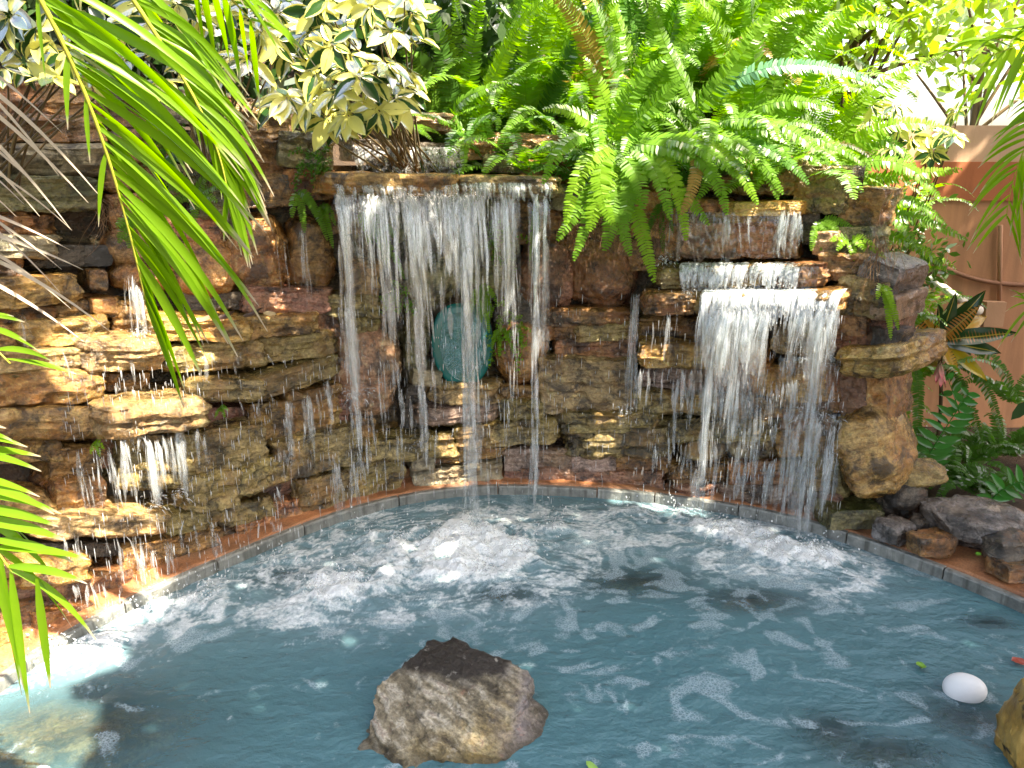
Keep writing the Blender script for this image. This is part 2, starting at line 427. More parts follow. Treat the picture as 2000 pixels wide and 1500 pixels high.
def hull_mesh(points, seed, mat, edge=0.03, amp=0.02, strat=22, name='stone', sharp=36, soft=0):
    bm = bmesh.new()
    for p in points: bm.verts.new(tuple(float(c) for c in p))
    g = bmesh.ops.convex_hull(bm, input=bm.verts[:])
    bmesh.ops.delete(bm, geom=list({e for e in g['geom_interior'] + g['geom_unused'] if isinstance(e, bmesh.types.BMVert)}), context='VERTS')
    for _ in range(7):
        long = [e for e in bm.edges if e.calc_length() > edge]
        if not long: break
        bmesh.ops.subdivide_edges(bm, edges=long, cuts=1, use_grid_fill=False)
        bmesh.ops.triangulate(bm, faces=bm.faces[:])
    for _ in range(soft): bmesh.ops.smooth_vert(bm, verts=bm.verts[:], factor=0.5, use_axis_x=True, use_axis_y=True, use_axis_z=True)
    bmesh.ops.recalc_face_normals(bm, faces=bm.faces[:])
    me = bpy.data.meshes.new(name); bm.to_mesh(me); bm.free()
    V = np.zeros(len(me.vertices) * 3); me.vertices.foreach_get('co', V); V = V.reshape(-1, 3)
    V = finish_stone(V, seed, amp, strat, 1); me.vertices.foreach_set('co', V.ravel())
    me.polygons.foreach_set('use_smooth', np.ones(len(me.polygons), bool)); me.materials.append(mat)
    me.set_sharp_from_angle(angle=math.radians(sharp)); me.update(); return me
def block_points(w, h, d, seed, cham=0.25):
    r = np.random.RandomState(seed); P = []
    for sx in (-1, 1):
        for sy in (-1, 1):
            for sz in (-1, 1):
                c = np.array([sx * w/2, sy * d/2, sz * h/2])
                for k in range(3):
                    q = c.copy(); q[k] *= 1 - r.uniform(0.05, cham) * 2; q[(k+1) % 3] *= 1 - r.uniform(0, 0.06); P.append(q)
    return P
def ball_points(w, h, d, seed, n=110):
    r = np.random.RandomState(seed); P = r.normal(size=(n, 3)); P /= np.linalg.norm(P, axis=1)[:, None]
    P = np.sign(P) * np.abs(P) ** 0.80
    return P * np.array([w/2, d/2, h/2]) * r.uniform(0.90, 1.04, (n, 1))

wall = thing('rock_wall', 'curved waterfall wall of stacked wet brown sandstone behind the pool', 'rock wall', (CEN[0], CEN[1] + 1.9, 0.0))
# rough core behind the stones, coloured darker to deepen shadow in the gaps
th = np.linspace(53, 196, 260); zs = np.linspace(-0.05, 1.55, 60); TH, ZZ = np.meshgrid(th, zs, indexing='ij')
rr = R_wall(TH, ZZ) + 0.12
P = np.stack([CEN[0] + rr*np.cos(np.radians(TH)), CEN[1] + rr*np.sin(np.radians(TH)), ZZ], -1).reshape(-1, 3)
nz = fbm(P * np.array([4, 4, 12.0]), 4) * 0.07
P[:, :2] += nz[:, None] * np.stack([np.cos(np.radians(TH)), np.sin(np.radians(TH))], -1).reshape(-1, 2)
mb = MB(); mb.add(P, grid_faces(len(th), len(zs))); mb.build('wall_core', ROCK['core'], wall)

# uL, vL, uR, vR (centre line of the front face, photo pixels), face height px, colour, how far proud (m), s=slab b=block r=rounded
STONES = [
 # upper left
 (-90,192,205,196,62,'brown',.06,'b'), (-90,252,215,252,54,'brown',.10,'s'), (-90,312,222,312,62,'grey',.09,'s'),
 (-60,378,193,380,66,'moss',.11,'b'), (-80,436,120,440,46,'red',.04,'s'), (-90,480,140,486,44,'grey',.10,'s'), (-80,525,60,522,40,'brown',.06,'s'),
 (215,215,330,212,70,'brown',.04,'b'), (318,205,440,214,60,'grey',.05,'b'), (430,225,560,240,70,'brown',.03,'b'),
 (215,285,350,282,60,'brown',.06,'s'), (345,290,470,300,66,'grey',.06,'s'), (468,310,575,318,80,'brown',.03,'b'),
 (205,345,330,342,56,'brown',.04,'s'), (330,355,445,352,60,'moss',.07,'b'), (370,400,475,396,52,'moss',.10,'s'), (440,375,560,372,60,'brown',.04,'b'),
 (215,420,300,418,80,'orange',.03,'b'), (545,290,650,300,64,'moss',.07,'b'), (560,362,655,360,56,'orange',.04,'b'),
 (60,500,215,500,40,'dark',.02,'b'), (205,492,330,490,80,'brown',.06,'r'), (320,460,430,455,70,'red',.05,'b'), (400,455,470,455,70,'moss',.02,'b'),
 (225,552,350,545,60,'orange',.10,'r'), (330,530,480,532,110,'orange',.09,'r'), (440,505,570,505,150,'orange',.10,'r'),
 (560,505,655,510,150,'brown',.05,'r'), (480,585,645,590,46,'maroon',.10,'b'), (350,590,480,588,34,'dark',.0,'b'),
 # left ledges
 (-90,585,172,562,52,'ochre',.13,'s'), (176,548,210,548,36,'brown',.08,'b'), (-90,622,120,612,30,'brown',.06,'s'), (110,612,240,600,34,'brown',.06,'s'),
 (182,600,228,598,26,'orange',.10,'b'), (-90,660,60,655,44,'brown',.08,'s'), (45,660,228,642,48,'gold',.12,'s'),
 (218,628,300,625,70,'brown',.03,'b'),
 (300,645,495,650,44,'gold',.17,'s'), (480,646,628,634,40,'ochre',.15,'s'), (600,640,665,636,50,'red',.06,'b'),
 (-90,722,180,704,44,'tan',.15,'s'), (165,700,330,694,58,'tan',.17,'s'), (322,704,520,692,52,'olive',.12,'s'), (505,690,665,668,46,'olive',.10,'s'),
 (-90,772,210,752,62,'ochre',.13,'s'), (205,748,300,746,34,'brown',.05,'s'),
 (-90,838,235,830,58,'ochre',.15,'s'), (205,832,412,806,54,'tan',.25,'s'),  # right slab coloured paler to whiten the sun patch on it
 (375,772,520,766,40,'olive',.20,'s'), (500,765,668,716,40,'olive',.17,'s'),
 (-60,880,130,882,44,'ochre',.08,'s'), (100,925,200,915,80,'brown',.04,'b'), (195,880,270,880,60,'maroon',.03,'b'), (112,975,205,965,56,'orange',.08,'b'),
 (242,905,395,902,96,'olive',.10,'b'), (385,892,520,872,86,'olive',.12,'b'), (380,826,500,820,48,'maroon',.02,'b'),
 (492,835,580,822,76,'ochre',.07,'b'), (570,815,668,795,86,'ochre',.08,'b'), (600,862,670,850,30,'red',.05,'b'),
 (370,974,480,955,60,'olive',.13,'s'), (470,950,562,915,54,'olive',.13,'s'), (548,906,698,868,70,'olive',.14,'b'),
 (-60,1000,110,1002,60,'ochre',.08,'s'), (85,1040,335,1026,40,'tan',.15,'s'), (322,1032,440,1016,36,'olive',.11,'s'), (430,1012,545,990,34,'olive',.10,'s'),
 (60,1080,260,1072,26,'dark',.04,'s'), (-70,1128,60,1130,50,'ochre',.1,'s'), (30,1132,194,1106,46,'gold',.13,'s'), 
 (245,1112,420,1076,74,'brown',.06,'b'), (410,1072,480,1050,60,'brown',.04,'b'), (470,1042,602,1012,72,'red',.07,'b'), (505,975,600,955,46,'maroon',.0,'b'),
 (592,990,690,965,88,'olive',.09,'b'), (680,962,784,938,80,'olive',.09,'b'),
 (20,1180,130,1165,56,'maroon',.05,'b'), (110,1178,255,1150,66,'red',.06,'b'), (-90,1235,80,1210,70,'brown',.06,'b'), (70,1222,190,1196,36,'orange',.08,'b'),
 (-120,1290,40,1262,60,'ochre',.06,'b'),
 # centre
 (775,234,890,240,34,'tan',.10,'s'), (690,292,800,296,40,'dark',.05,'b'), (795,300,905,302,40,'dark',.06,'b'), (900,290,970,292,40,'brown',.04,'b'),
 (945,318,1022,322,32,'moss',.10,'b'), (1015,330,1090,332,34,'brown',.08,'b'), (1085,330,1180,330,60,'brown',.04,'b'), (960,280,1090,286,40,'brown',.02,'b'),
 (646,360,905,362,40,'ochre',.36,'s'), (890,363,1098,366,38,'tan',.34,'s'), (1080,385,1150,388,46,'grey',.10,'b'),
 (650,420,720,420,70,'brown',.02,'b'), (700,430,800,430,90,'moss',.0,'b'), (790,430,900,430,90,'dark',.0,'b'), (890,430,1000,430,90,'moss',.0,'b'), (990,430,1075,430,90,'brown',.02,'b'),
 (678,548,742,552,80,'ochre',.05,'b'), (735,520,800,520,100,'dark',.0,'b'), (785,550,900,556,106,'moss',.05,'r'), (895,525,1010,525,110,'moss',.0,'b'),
 (1012,540,1120,540,140,'maroon',.10,'r'), (1105,545,1235,545,120,'red',.07,'r'), (1130,460,1235,462,70,'brown',.04,'b'), (1050,450,1135,450,70,'brown',.04,'b'), (1090,395,1240,398,70,'brown',.03,'b'),
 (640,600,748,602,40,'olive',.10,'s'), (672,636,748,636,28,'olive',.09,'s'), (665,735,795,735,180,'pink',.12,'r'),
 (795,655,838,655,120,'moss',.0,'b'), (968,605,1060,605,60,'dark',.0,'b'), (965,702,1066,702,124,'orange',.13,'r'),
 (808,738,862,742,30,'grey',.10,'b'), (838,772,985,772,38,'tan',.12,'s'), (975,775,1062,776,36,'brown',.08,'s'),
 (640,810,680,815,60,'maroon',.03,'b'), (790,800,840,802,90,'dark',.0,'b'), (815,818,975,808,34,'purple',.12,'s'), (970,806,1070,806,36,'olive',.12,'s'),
 (690,850,730,850,60,'brown',.06,'b'), (716,890,900,872,44,'olive',.16,'s'), (885,862,1088,846,44,'olive',.15,'s'),
 (838,896,1000,880,26,'brown',.09,'s'), (806,908,848,905,26,'grey',.14,'b'), (780,950,830,950,60,'maroon',.02,'b'),
 (812,955,980,932,62,'grey',.11,'b'), (985,900,1062,898,40,'purple',.09,'b'), (1052,904,1118,904,46,'purple',.08,'b'), (985,938,1118,934,38,'maroon',.09,'b'),
 (1060,622,1225,622,34,'brown',.08,'s'), (1055,650,1135,650,30,'brown',.05,'s'), (1120,652,1235,648,34,'olive',.09,'s'), (1085,690,1225,686,46,'red',.06,'b'),
 (1056,755,1232,758,98,'tan',.11,'b'), (1160,705,1232,705,40,'purple',.05,'b'),
 (1084,832,1285,826,40,'olive',.13,'s'), (1096,874,1312,868,54,'olive',.12,'s'), (1118,908,1200,906,34,'purple',.09,'b'), (1195,912,1310,908,34,'brown',.07,'b'), (1120,944,1292,942,36,'maroon',.10,'b'),
 # right cascade
 (1330,402,1425,402,24,'red',.13,'s'), (1418,410,1568,406,26,'gold',.15,'s'), (1325,425,1560,424,22,'ochre',.10,'s'), (1330,470,1445,470,66,'pink',.06,'b'), (1438,470,1556,468,66,'red',.07,'b'),
 (1235,420,1322,420,90,'orange',.03,'b'), (1275,470,1332,472,70,'brown',.02,'b'), (1230,490,1290,490,70,'brown',.0,'b'),
 (1275,545,1420,542,40,'olive',.19,'s'), (1405,543,1520,540,40,'ochre',.19,'s'), (1505,540,1612,536,40,'red',.18,'s'),
 (1248,598,1360,594,42,'brown',.27,'s'), (1350,598,1500,596,42,'ochre',.29,'s'), (1490,596,1642,590,42,'ochre',.29,'s'),
 (1240,645,1385,645,46,'brown',.06,'s'), (1375,655,1520,655,60,'dark',.02,'b'),
 (1244,696,1405,700,46,'gold',.22,'s'), (1392,702,1495,704,52,'orange',.17,'b'), (1508,658,1592,664,58,'tan',.19,'b'), (1590,640,1650,642,90,'brown',.06,'b'),
 (1238,742,1385,744,40,'purple',.08,'s'), (1375,745,1480,745,40,'maroon',.08,'s'), (1236,788,1400,792,46,'olive',.12,'s'), (1390,795,1530,800,44,'brown',.12,'s'), (1470,748,1610,756,60,'ochre',.10,'b'),
 (1280,848,1400,846,42,'olive',.11,'s'), (1390,845,1520,842,42,'olive',.12,'s'), (1515,815,1620,815,70,'brown',.08,'b'), (1322,890,1420,888,50,'tan',.12,'r'), (1410,888,1520,884,54,'tan',.13,'r'), (1515,870,1600,868,46,'ochre',.10,'b'),
 (1300,932,1420,930,40,'brown',.11,'s'), (1410,930,1545,928,40,'red',.11,'s'), (1296,968,1400,967,34,'maroon',.12,'s'), (1390,968,1540,968,34,'purple',.12,'s'), (1530,930,1640,930,80,'olive',.08,'b'), (1540,985,1640,990,40,'maroon',.10,'b'),
 (1335,345,1440,340,60,'brown',.03,'b'), (1430,345,1560,345,66,'olive',.04,'b'), (1550,370,1650,374,84,'olive',.06,'b'), (1640,400,1720,410,70,'brown',.03,'b'), (1230,340,1345,342,70,'brown',.02,'b'),
 (1565,440,1600,440,70,'dark',.02,'b'), (1588,476,1636,476,44,'pink',.10,'b'), (1630,470,1700,470,50,'moss',.07,'b'),
 (1600,520,1690,524,50,'brown',.12,'b'), (1640,575,1730,585,70,'olive',.14,'b'), (1680,535,1745,560,60,'slate',.13,'b'),
 (1630,625,1690,630,50,'brown',.12,'b'), (1620,660,1690,662,44,'red',.09,'b'), (1680,650,1740,652,60,'maroon',.08,'b'), (1700,600,1748,605,46,'purple',.14,'b'),
 (1626,714,1762,710,56,'gold',.25,'s'), (1640,775,1690,775,80,'maroon',.10,'b'), (1680,780,1730,780,90,'orange',.09,'b'), (1600,760,1650,760,80,'orange',.08,'b'),
 (1606,905,1722,898,165,'ochre',.24,'r'), (1560,905,1620,905,90,'brown',.08,'b'),
]
def stone_frame(s):
    uL, vL, uR, vR, h, colr, pr, kind = s
    PL, PR = on_wall(uL, vL, -pr), on_wall(uR, vR, -pr)
    um, vm = (uL + uR) / 2, (vL + vR) / 2
    M = on_wall(um, vm, -pr); Y = M[1]
    hz = at_y(um, vm - h / 2, Y)[2] - at_y(um, vm + h / 2, Y)[2]
    x = norm(PR - PL); w = np.linalg.norm(PR - PL)
    x[2] = np.clip(x[2], -0.5, 0.5); x = norm(x)
    y = np.cross(np.array([0, 0, 1.0]), x); y = norm(y)      # away from the pool
    z = np.cross(x, y)
    return (PL + PR) / 2 * 0.5 + M * 0.5, x, y, z, w, hz
for i, s in enumerate(STONES):
    c, x, y, z, w, h = stone_frame(s); colr, pr, kind = s[5:8]
    seed = 100 + i
    if kind == 's':
        d = pr + 0.30 + 0.05 * RNG.rand(); me = slab_mesh(w * 1.06, h * 1.09, d, seed, ROCK[colr])
    elif kind == 'b':
        d = pr + 0.22; me = hull_mesh(block_points(w * 1.06, h * 1.09, d, seed, 0.18), seed, ROCK[colr], 0.020, min(0.03, 0.20 * min(w, h)))
    else:
        d = pr + 0.26; me = hull_mesh(ball_points(w * 1.12, h * 1.14, d, seed), seed, ROCK[colr], 0.020, min(0.024, 0.15 * min(w, h)), strat=8, soft=6, sharp=55)
    m = Matrix(((x[0], y[0], z[0], 0), (x[1], y[1], z[1], 0), (x[2], y[2], z[2], 0), (0, 0, 0, 1)))
    p = c + y * (d / 2); m.translation = Vector(p)
    put('stone', me, wall, m)

# ------------------------------------------------------------------ pool water
IMPACT = [(925,1042,1.0,.17),(860,1090,1.0,.17),(1010,1085,.9,.16),(940,1120,.7,.14),(690,1140,.8,.16),(620,1165,.6,.12),(780,1060,.6,.15),(1080,1030,.6,.12),(700,1050,.45,.12),
          (1400,1040,.9,.15),(1500,1070,.9,.16),(1590,1085,.8,.14),(1330,1010,.6,.10),(1640,1120,.4,.12),(400,1165,.65,.12),(300,1200,.6,.10),(540,1100,.5,.12),(110,1290,.9,.10),(1230,1010,.5,.12),(210,1250,.5,.1)]
IMP3 = [(at_z(u, v, 0.0), s, r) for u, v, s, r in IMPACT]
SUNK = [  # submerged stones: pixel of the top, half sizes (m), top depth below the surface, colour, label
 (1245,1135,.24,.12,-.004,'olive','olive submerged stone just under the foam below the central fall'),
 (1465,1170,.22,.10,-.006,'brown','brown submerged stone under the foam below the right cascade'),
 (1625,1430,.12,.10,-.012,'dark','dark stone with clinging bubbles standing in for submerged plants near the bottom right'),  # this and the next two stand in for murky water plants
 (1885,1400,.14,.10,-.010,'dark','blackish stone standing in for submerged plants under the white float'),
 (1720,1470,.20,.09,-.016,'moss','mossy stone standing in for submerged plants at the lower right edge of the pool'),
 (120,1430,.42,.26,-.012,'tan','broad sandy brown submerged stone in the sunlit left corner'),
 (985,1160,.16,.07,-.010,'brown','small brown submerged stone in front of the white splash'),
 (560,1130,.16,.07,-.008,'olive','low submerged stone in the left part of the foam'),
 (1930,1215,.10,.05,-.008,'dark','black submerged stone by the right coping'),
]
nth, nr = 900, 230
th = np.linspace(0, 360, nth, endpoint=False)
fr = np.concatenate([[0.004], np.linspace(0.02, 1.0, nr - 1)])
Rp = R_pool(th) + 0.012
X = CEN[0] + fr[:, None] * Rp[None] * np.cos(np.radians(th))[None]
Y = CEN[1] + fr[:, None] * Rp[None] * np.sin(np.radians(th))[None]
x, y = X.ravel(), Y.ravel(); P3 = np.c_[x, y, 0 * x]
turb = np.zeros(len(x))
for p, s, r in IMP3: turb += s * np.exp(-(((x - p[0])**2 + (y - p[1])**2) / r**2))
turbc = np.clip(turb, 0, 1.15)
wide = np.zeros(len(x))
for p, s, r in IMP3: wide += s * np.exp(-(((x - p[0])**2 + (y - p[1])**2) / (r * 2.3)**2))
wide = np.clip(wide, 0, 1.0)
n_a = fbm(P3 * 7 + 3.1, 5, 0.6); n_r = fbm(P3 * 9 + 8.8, 4, 0.55, ridged=True); n_b = fbm(P3 * 22 + 1.7, 4, 0.6)
h = 0.060 * turbc * (n_a * 0.9 + n_r * 0.45) + 0.020 * turbc * n_b + 0.010 * wide * fbm(P3 * 11 + 4, 3)
h += 0.0035 * fbm(P3 * np.array([7, 10, 1]), 3) + 0.0016 * fbm(P3 * 26, 2) * (0.4 + wide)
h += 0.012 * turbc
edge_in = sstep(1.0, 0.985, np.repeat(fr, nth)); h *= 0.35 + 0.65 * edge_in
# drifting foam
warp = np.c_[fbm(P3 * 2.3 + 11, 3), fbm(P3 * 2.3 + 29, 3), 0 * x]
q = P3 * np.array([1.0, 1.25, 1]) + warp * 0.33
ridge = fbm(q * 3.1 + 2, 3, 0.55, ridged=True)
isl = fbm(q * 8.5 + 40, 3, 0.55)
big = fbm(P3 * 1.3 + 71, 2)
rad = (x - 0.45) / 1.5
dens = 0.15 + 0.22 * wide + 0.26 * np.exp(-((x - 0.55)**2 / 0.7 + (y - 2.35)**2 / 0.5)) + 0.12 * big
drift = np.clip((isl * 0.9 + ridge * 0.30 - 0.40 + dens * 0.75) * 2.6, 0, 1)
n_s = fbm(q * np.array([9, 15, 1]) + 60, 4, 0.6, ridged=True)
white = np.clip((turbc * 1.05 + n_s * 0.42 + n_a * 0.95 + n_b * 0.5 - 0.62) * 1.9, 0, 1)
lacy = np.clip((wide * 0.75 + n_s * 0.65 + n_a * 0.7 - 0.84) * 1.7, 0, 0.7); white = np.maximum(white, lacy)
foam = np.maximum(drift, white)
clar = np.zeros(len(x))
for u, v, a, b, dz, c_, l_ in SUNK:
    p = at_z(u, v, 0.0); e = ((x - p[0]) / a)**2 + ((y - p[1]) / b)**2
    clar = np.maximum(clar, np.exp(-e * 1.1) * (0.75 if a < .3 else 0.8))
Fc = grid_faces(nr, nth, True); Fc.append(tuple(range(nth))[::-1])
mb = MB(); mb.add(np.c_[x, y, h], [f[::-1] for f in Fc], foam=foam, white=white, clar=clar * (1 - 0.6 * turbc.clip(0, 1)), air=wide)
def _water(N):
    tc = N.n('TexCoord').outputs['Object']
    def att(n): return N.n('Attribute', attribute_name=n).outputs['Fac']
    fo, wh, cl = att('foam'), att('white'), att('clar')
    wv = N.noise(tc, 30, 4, 0.6); wv2 = N.noise(N.n('Mapping', inp={'Vector': tc, 'Scale': (1.0, 1.7, 1)}).outputs[0], 9, 3, 0.5, 0.4)
    bump = N.n('Bump', inp={'Strength': 0.8, 'Distance': 0.016, 'Height': N.math('ADD', N.math('MULTIPLY', wv, 0.5), wv2)})
    murk = N.mix(N.noise(tc, 1.4, 3), (0.050,0.135,0.166), (0.075,0.165,0.190))
    murk = N.mix(N.math('MULTIPLY', att('air'), 0.55), murk, (0.15,0.23,0.27))
    murk = N.n('BsdfDiffuse', inp={'Color': murk, 'Normal': bump.outputs[0]}).outputs[0]
    tr = N.n('BsdfTransparent', inp={'Color': (0.62, 0.66, 0.58, 1)}).outputs[0]
    body = N.n('MixShader', inp={0: cl, 1: murk, 2: tr}).outputs[0]
    fres = N.n('Fresnel', inp={'IOR': 1.33, 'Normal': bump.outputs[0]}).outputs[0]
    gl = N.n('BsdfGlossy', inp={'Color': (1,1,1,1), 'Roughness': 0.04, 'Normal': bump.outputs[0]}).outputs[0]
    wat = N.n('MixShader', inp={0: fres, 1: body, 2: gl}).outputs[0]
    # foam: clusters of small bubbles, denser and whiter where the fall lands
    vor = N.n('TexVoronoi', feature='DISTANCE_TO_EDGE', inp={'Vector': tc, 'Scale': 105.0}).outputs['Distance']
    ring = N.ramp(vor, [(0.03, (1,1,1)), (0.16, (0.15,)*3)])
    brk = N.noise(tc, 55, 4, 0.65)
    m = N.math('MULTIPLY_ADD', N.math('SUBTRACT', brk, 0.5), 0.9, fo)
    solid = N.n('MapRange', interpolation_type='SMOOTHSTEP', inp={0: m, 1: 0.22, 2: 0.85, 3: 0.0, 4: 1.0}).outputs[0]
    bub = N.math('MULTIPLY', solid, N.math('MULTIPLY_ADD', ring, 0.52, 0.16))
    wm = N.n('MapRange', interpolation_type='SMOOTHSTEP', inp={0: N.math('MULTIPLY_ADD', N.math('SUBTRACT', brk, 0.5), 1.2, wh), 1: 0.10, 2: 1.0, 3: 0.0, 4: 0.92}).outputs[0]
    fm = N.math('MAXIMUM', bub, wm)
    fb = N.n('Bump', inp={'Strength': 0.9, 'Distance': 0.012, 'Height': N.math('ADD', brk, N.math('MULTIPLY', vor, 0.6))})
    foam_s = N.n('BsdfPrincipled', inp={'Base Color': N.mix(wm, (0.36,0.47,0.54), (0.80,0.84,0.88)), 'Roughness': 0.35, 'Normal': fb.outputs[0]}).outputs[0]  # blue tint of the drifting foam puts sky light into its colour
    return N.surf(N.n('MixShader', inp={0: fm, 1: wat, 2: foam_s}).outputs[0])
structure(mb.build('water', mat_simple('pool_water', _water)))
def water_h(px, py):
    k = np.argmin((x - px)**2 + (y - py)**2); return float(h[k])

# ------------------------------------------------------------------ falling water
def _fall(N):
    tc = N.n('TexCoord').outputs['Object']; op = N.n('Attribute', attribute_name='op').outputs['Fac']
    n = N.noise(N.n('Mapping', inp={'Vector': tc, 'Scale': (170, 170, 6)}).outputs[0], 1.0, 4, 0.6)
    n2 = N.noise(N.n('Mapping', inp={'Vector': tc, 'Scale': (40, 40, 16)}).outputs[0], 1.0, 3, 0.6)
    df = N.n('BsdfPrincipled', inp={'Base Color': (0.84,0.88,0.92,1), 'Roughness': 0.3}).outputs[0]
    tl = N.n('BsdfTranslucent', inp={'Color': (0.86,0.89,0.93,1)}).outputs[0]
    a = N.n('MixShader', inp={0: 0.5, 1: df, 2: tl}).outputs[0]
    gl = N.n('BsdfGlossy', inp={'Roughness': 0.06}).outputs[0]
    t = N.n('BsdfTransparent', inp={'Color': (0.97,0.98,0.98,1)}).outputs[0]
    cl = N.n('MixShader', inp={0: 0.05, 1: t, 2: gl}).outputs[0]
    f = N.math('MULTIPLY', N.math('MULTIPLY', N.ramp(n, [(0.34, (0.12,)*3), (0.62, (1.0,)*3)]), N.ramp(n2, [(0.34, (0.25,)*3), (0.6, (1.0,)*3)])), op)
    return N.surf(N.n('MixShader', inp={0: f, 1: cl, 2: a}).outputs[0])
M_FALL = mat_simple('white_water', _fall)
def strand(mb, p0, vel, z1, r, tang, rs, gaps=0.35, seg=0.022):
    kind = rs.rand(); op, flat = 1.0, 0.5
    if kind < 0.50: r *= 0.34; op = rs.uniform(.35, .9)
    elif kind < 0.62: r *= .7; op = rs.uniform(.3, .7)
    else: r = r * rs.uniform(2.0, 5.5); op, flat, gaps = rs.uniform(.30, .75), 0.12, gaps * 0.6
    H = p0[2] - z1
    if H < 0.01: return
    v0 = -abs(rs.normal(0, 0.25)); T = (v0 + math.sqrt(v0*v0 + 2*9.8*H)) / 9.8
    n = max(5, int(H / seg)); t = np.linspace(0, 1, n) ** 0.6 * T
    z = p0[2] + v0 * t - 4.9 * t * t
    sh = rs.uniform(0, 50); spread = rs.normal(0, 0.010)
    wob = (0.020 * perlin(np.c_[t * 5 + sh, 0*t, 0*t]) + 0.012 * perlin(np.c_[t * 14 + sh, 0*t, 0*t + 2]) + spread) * (t / T)
    pts = np.c_[p0[0] + vel[0]*t + tang[0]*wob, p0[1] + vel[1]*t + tang[1]*wob, z]
    rad = r * (0.85 + 0.45 * perlin(np.c_[z * 9 + sh, 0*t, 0*t + 3])) ; rad = np.clip(rad, r * 0.12, None)
    rad *= sstep(0, 0.06, (t / T)) * 0.6 + 0.4
    on = perlin(np.c_[z * rs.uniform(5, 9) + sh * 2, 0*t, 0*t + 9]) > (-0.5 + gaps * (0.4 + 0.9 * t / T))
    k = 0
    while k < n:
        if not on[k]: k += 1; continue
        j = k
        while j + 1 < n and on[j + 1]: j += 1
        if j - k >= 3:
            rr = rad[k:j+1].copy(); rr[0] *= 0.15; rr[1] *= .6; rr[-1] *= 0.1; rr[-2] *= .55
            tube(mb, pts[k:j+1], rr, 6, flat, tang, fade=0.95 if flat < .2 else 0.0, op=op * np.clip(1.15 - .6 * (t[k:j+1] / T), 0, 1))
        k = j + 1
_wseed = [900]
def stream(parent, u, v0, v1, off, wpx, n, r=0.0035, push=0.22, gaps=0.35, z_end=None):
    _wseed[0] += 1; rs = np.random.RandomState(_wseed[0]); mb = MB()
    for k in range(n):
        du = rs.normal(0, 0.42) * wpx
        P = on_wall(u + du, v0 + rs.uniform(-2, 3), off); out = radial_frame(P); tang = np.array([-out[1], out[0], 0])
        z1 = at_y(u, v1, P[1] - 0.08)[2] if z_end is None else z_end
        z1 = max(0.0, z1 + rs.uniform(-0.06, 0.05)); 
        late = rs.rand() ** 2 * 0.25 * (P[2] - z1) if rs.rand() < 0.5 else 0
        vel = -out * abs(rs.normal(push, push * 0.3)) + tang * rs.normal(0, 0.02)
        P = P.copy(); P[2] += 0.004
        strand(mb, P, vel, z1, r * rs.uniform(0.35, 1.35), tang, rs, gaps)
    if mb.n > 200: stuff(mb.build('stream', M_FALL, parent))
def sheet(parent, u0, u1, v0, v1, off, n, r=0.003, push=0.22, gaps=0.1, lenj=0.6):
    _wseed[0] += 1; rs = np.random.RandomState(_wseed[0]); mb = MB()
    for k in range(n):
        u = rs.uniform(u0, u1); P = on_wall(u, v0 + rs.uniform(-3, 3), off); out = radial_frame(P); tang = np.array([-out[1], out[0], 0])
        vv = v0 + (v1 - v0) * rs.uniform(1 - lenj, 1.1)
        z1 = max(0.0, at_y(u, vv, P[1] - 0.05)[2]); P = P.copy(); P[2] += 0.004
        strand(mb, P, -out * abs(rs.normal(push, push*0.35)) + tang * rs.normal(0, 0.03), z1, r * rs.uniform(0.4, 1.5), tang, rs, gaps)
    if mb.n: stuff(mb.build('threads', M_FALL, parent))
def veil(parent, u0, u1, v0, v1, off, push=.2, op=.8, tear=1.0):
    """joined sheet of water at a lip that tears open as it falls"""
    _wseed[0] += 1; rs = np.random.RandomState(_wseed[0]); nu, nv = max(12, int((u1 - u0) / 2.2)), 30; us = np.linspace(u0, u1, nu); V = []; O = []
    sh = rs.uniform(0, 90)
    for i, u in enumerate(us):
        P = on_wall(u, v0, off) + [0, 0, .004]; out = radial_frame(P); H = P[2] - max(0, at_y(u, v1, P[1] - .05)[2])
        H *= .75 + .5 * float(perlin(np.array([[u * .035 + sh, 0, 0]]))[0] + .5)
        f = np.linspace(0, 1, nv); t_ = np.sqrt(f * H / 4.9 + 1e-6); vel = push * (1 + .5 * float(perlin(np.array([[u * .05 + sh, 4, 0]]))[0]))
        jit = .006 * perlin(np.c_[0 * f + u * .3 + sh, f * 5, 0 * f])
        V.append(P[None] - out[None] * (vel * t_ + jit)[:, None] - np.array([0, 0, 1.0])[None] * (f * H)[:, None])
        lump = fbm(np.c_[0 * f + u * .11 + sh, f * 2.0, 0 * f + 7], 3)
        e = min(1, (i + .5) / 4, (nu - i - .5) / 4)
        O.append(np.clip(op * (1.0 - f * .55) + lump * 1.5 * tear - .25 * tear - .35 * tear * f, 0, 1) * (1 - f ** 4) * sstep(0, .05, f) * e)
    mb = MB(); mb.add(np.concatenate(V), grid_faces(nu, nv), op=np.concatenate(O)); mb.build('sheet', M_FALL, parent)
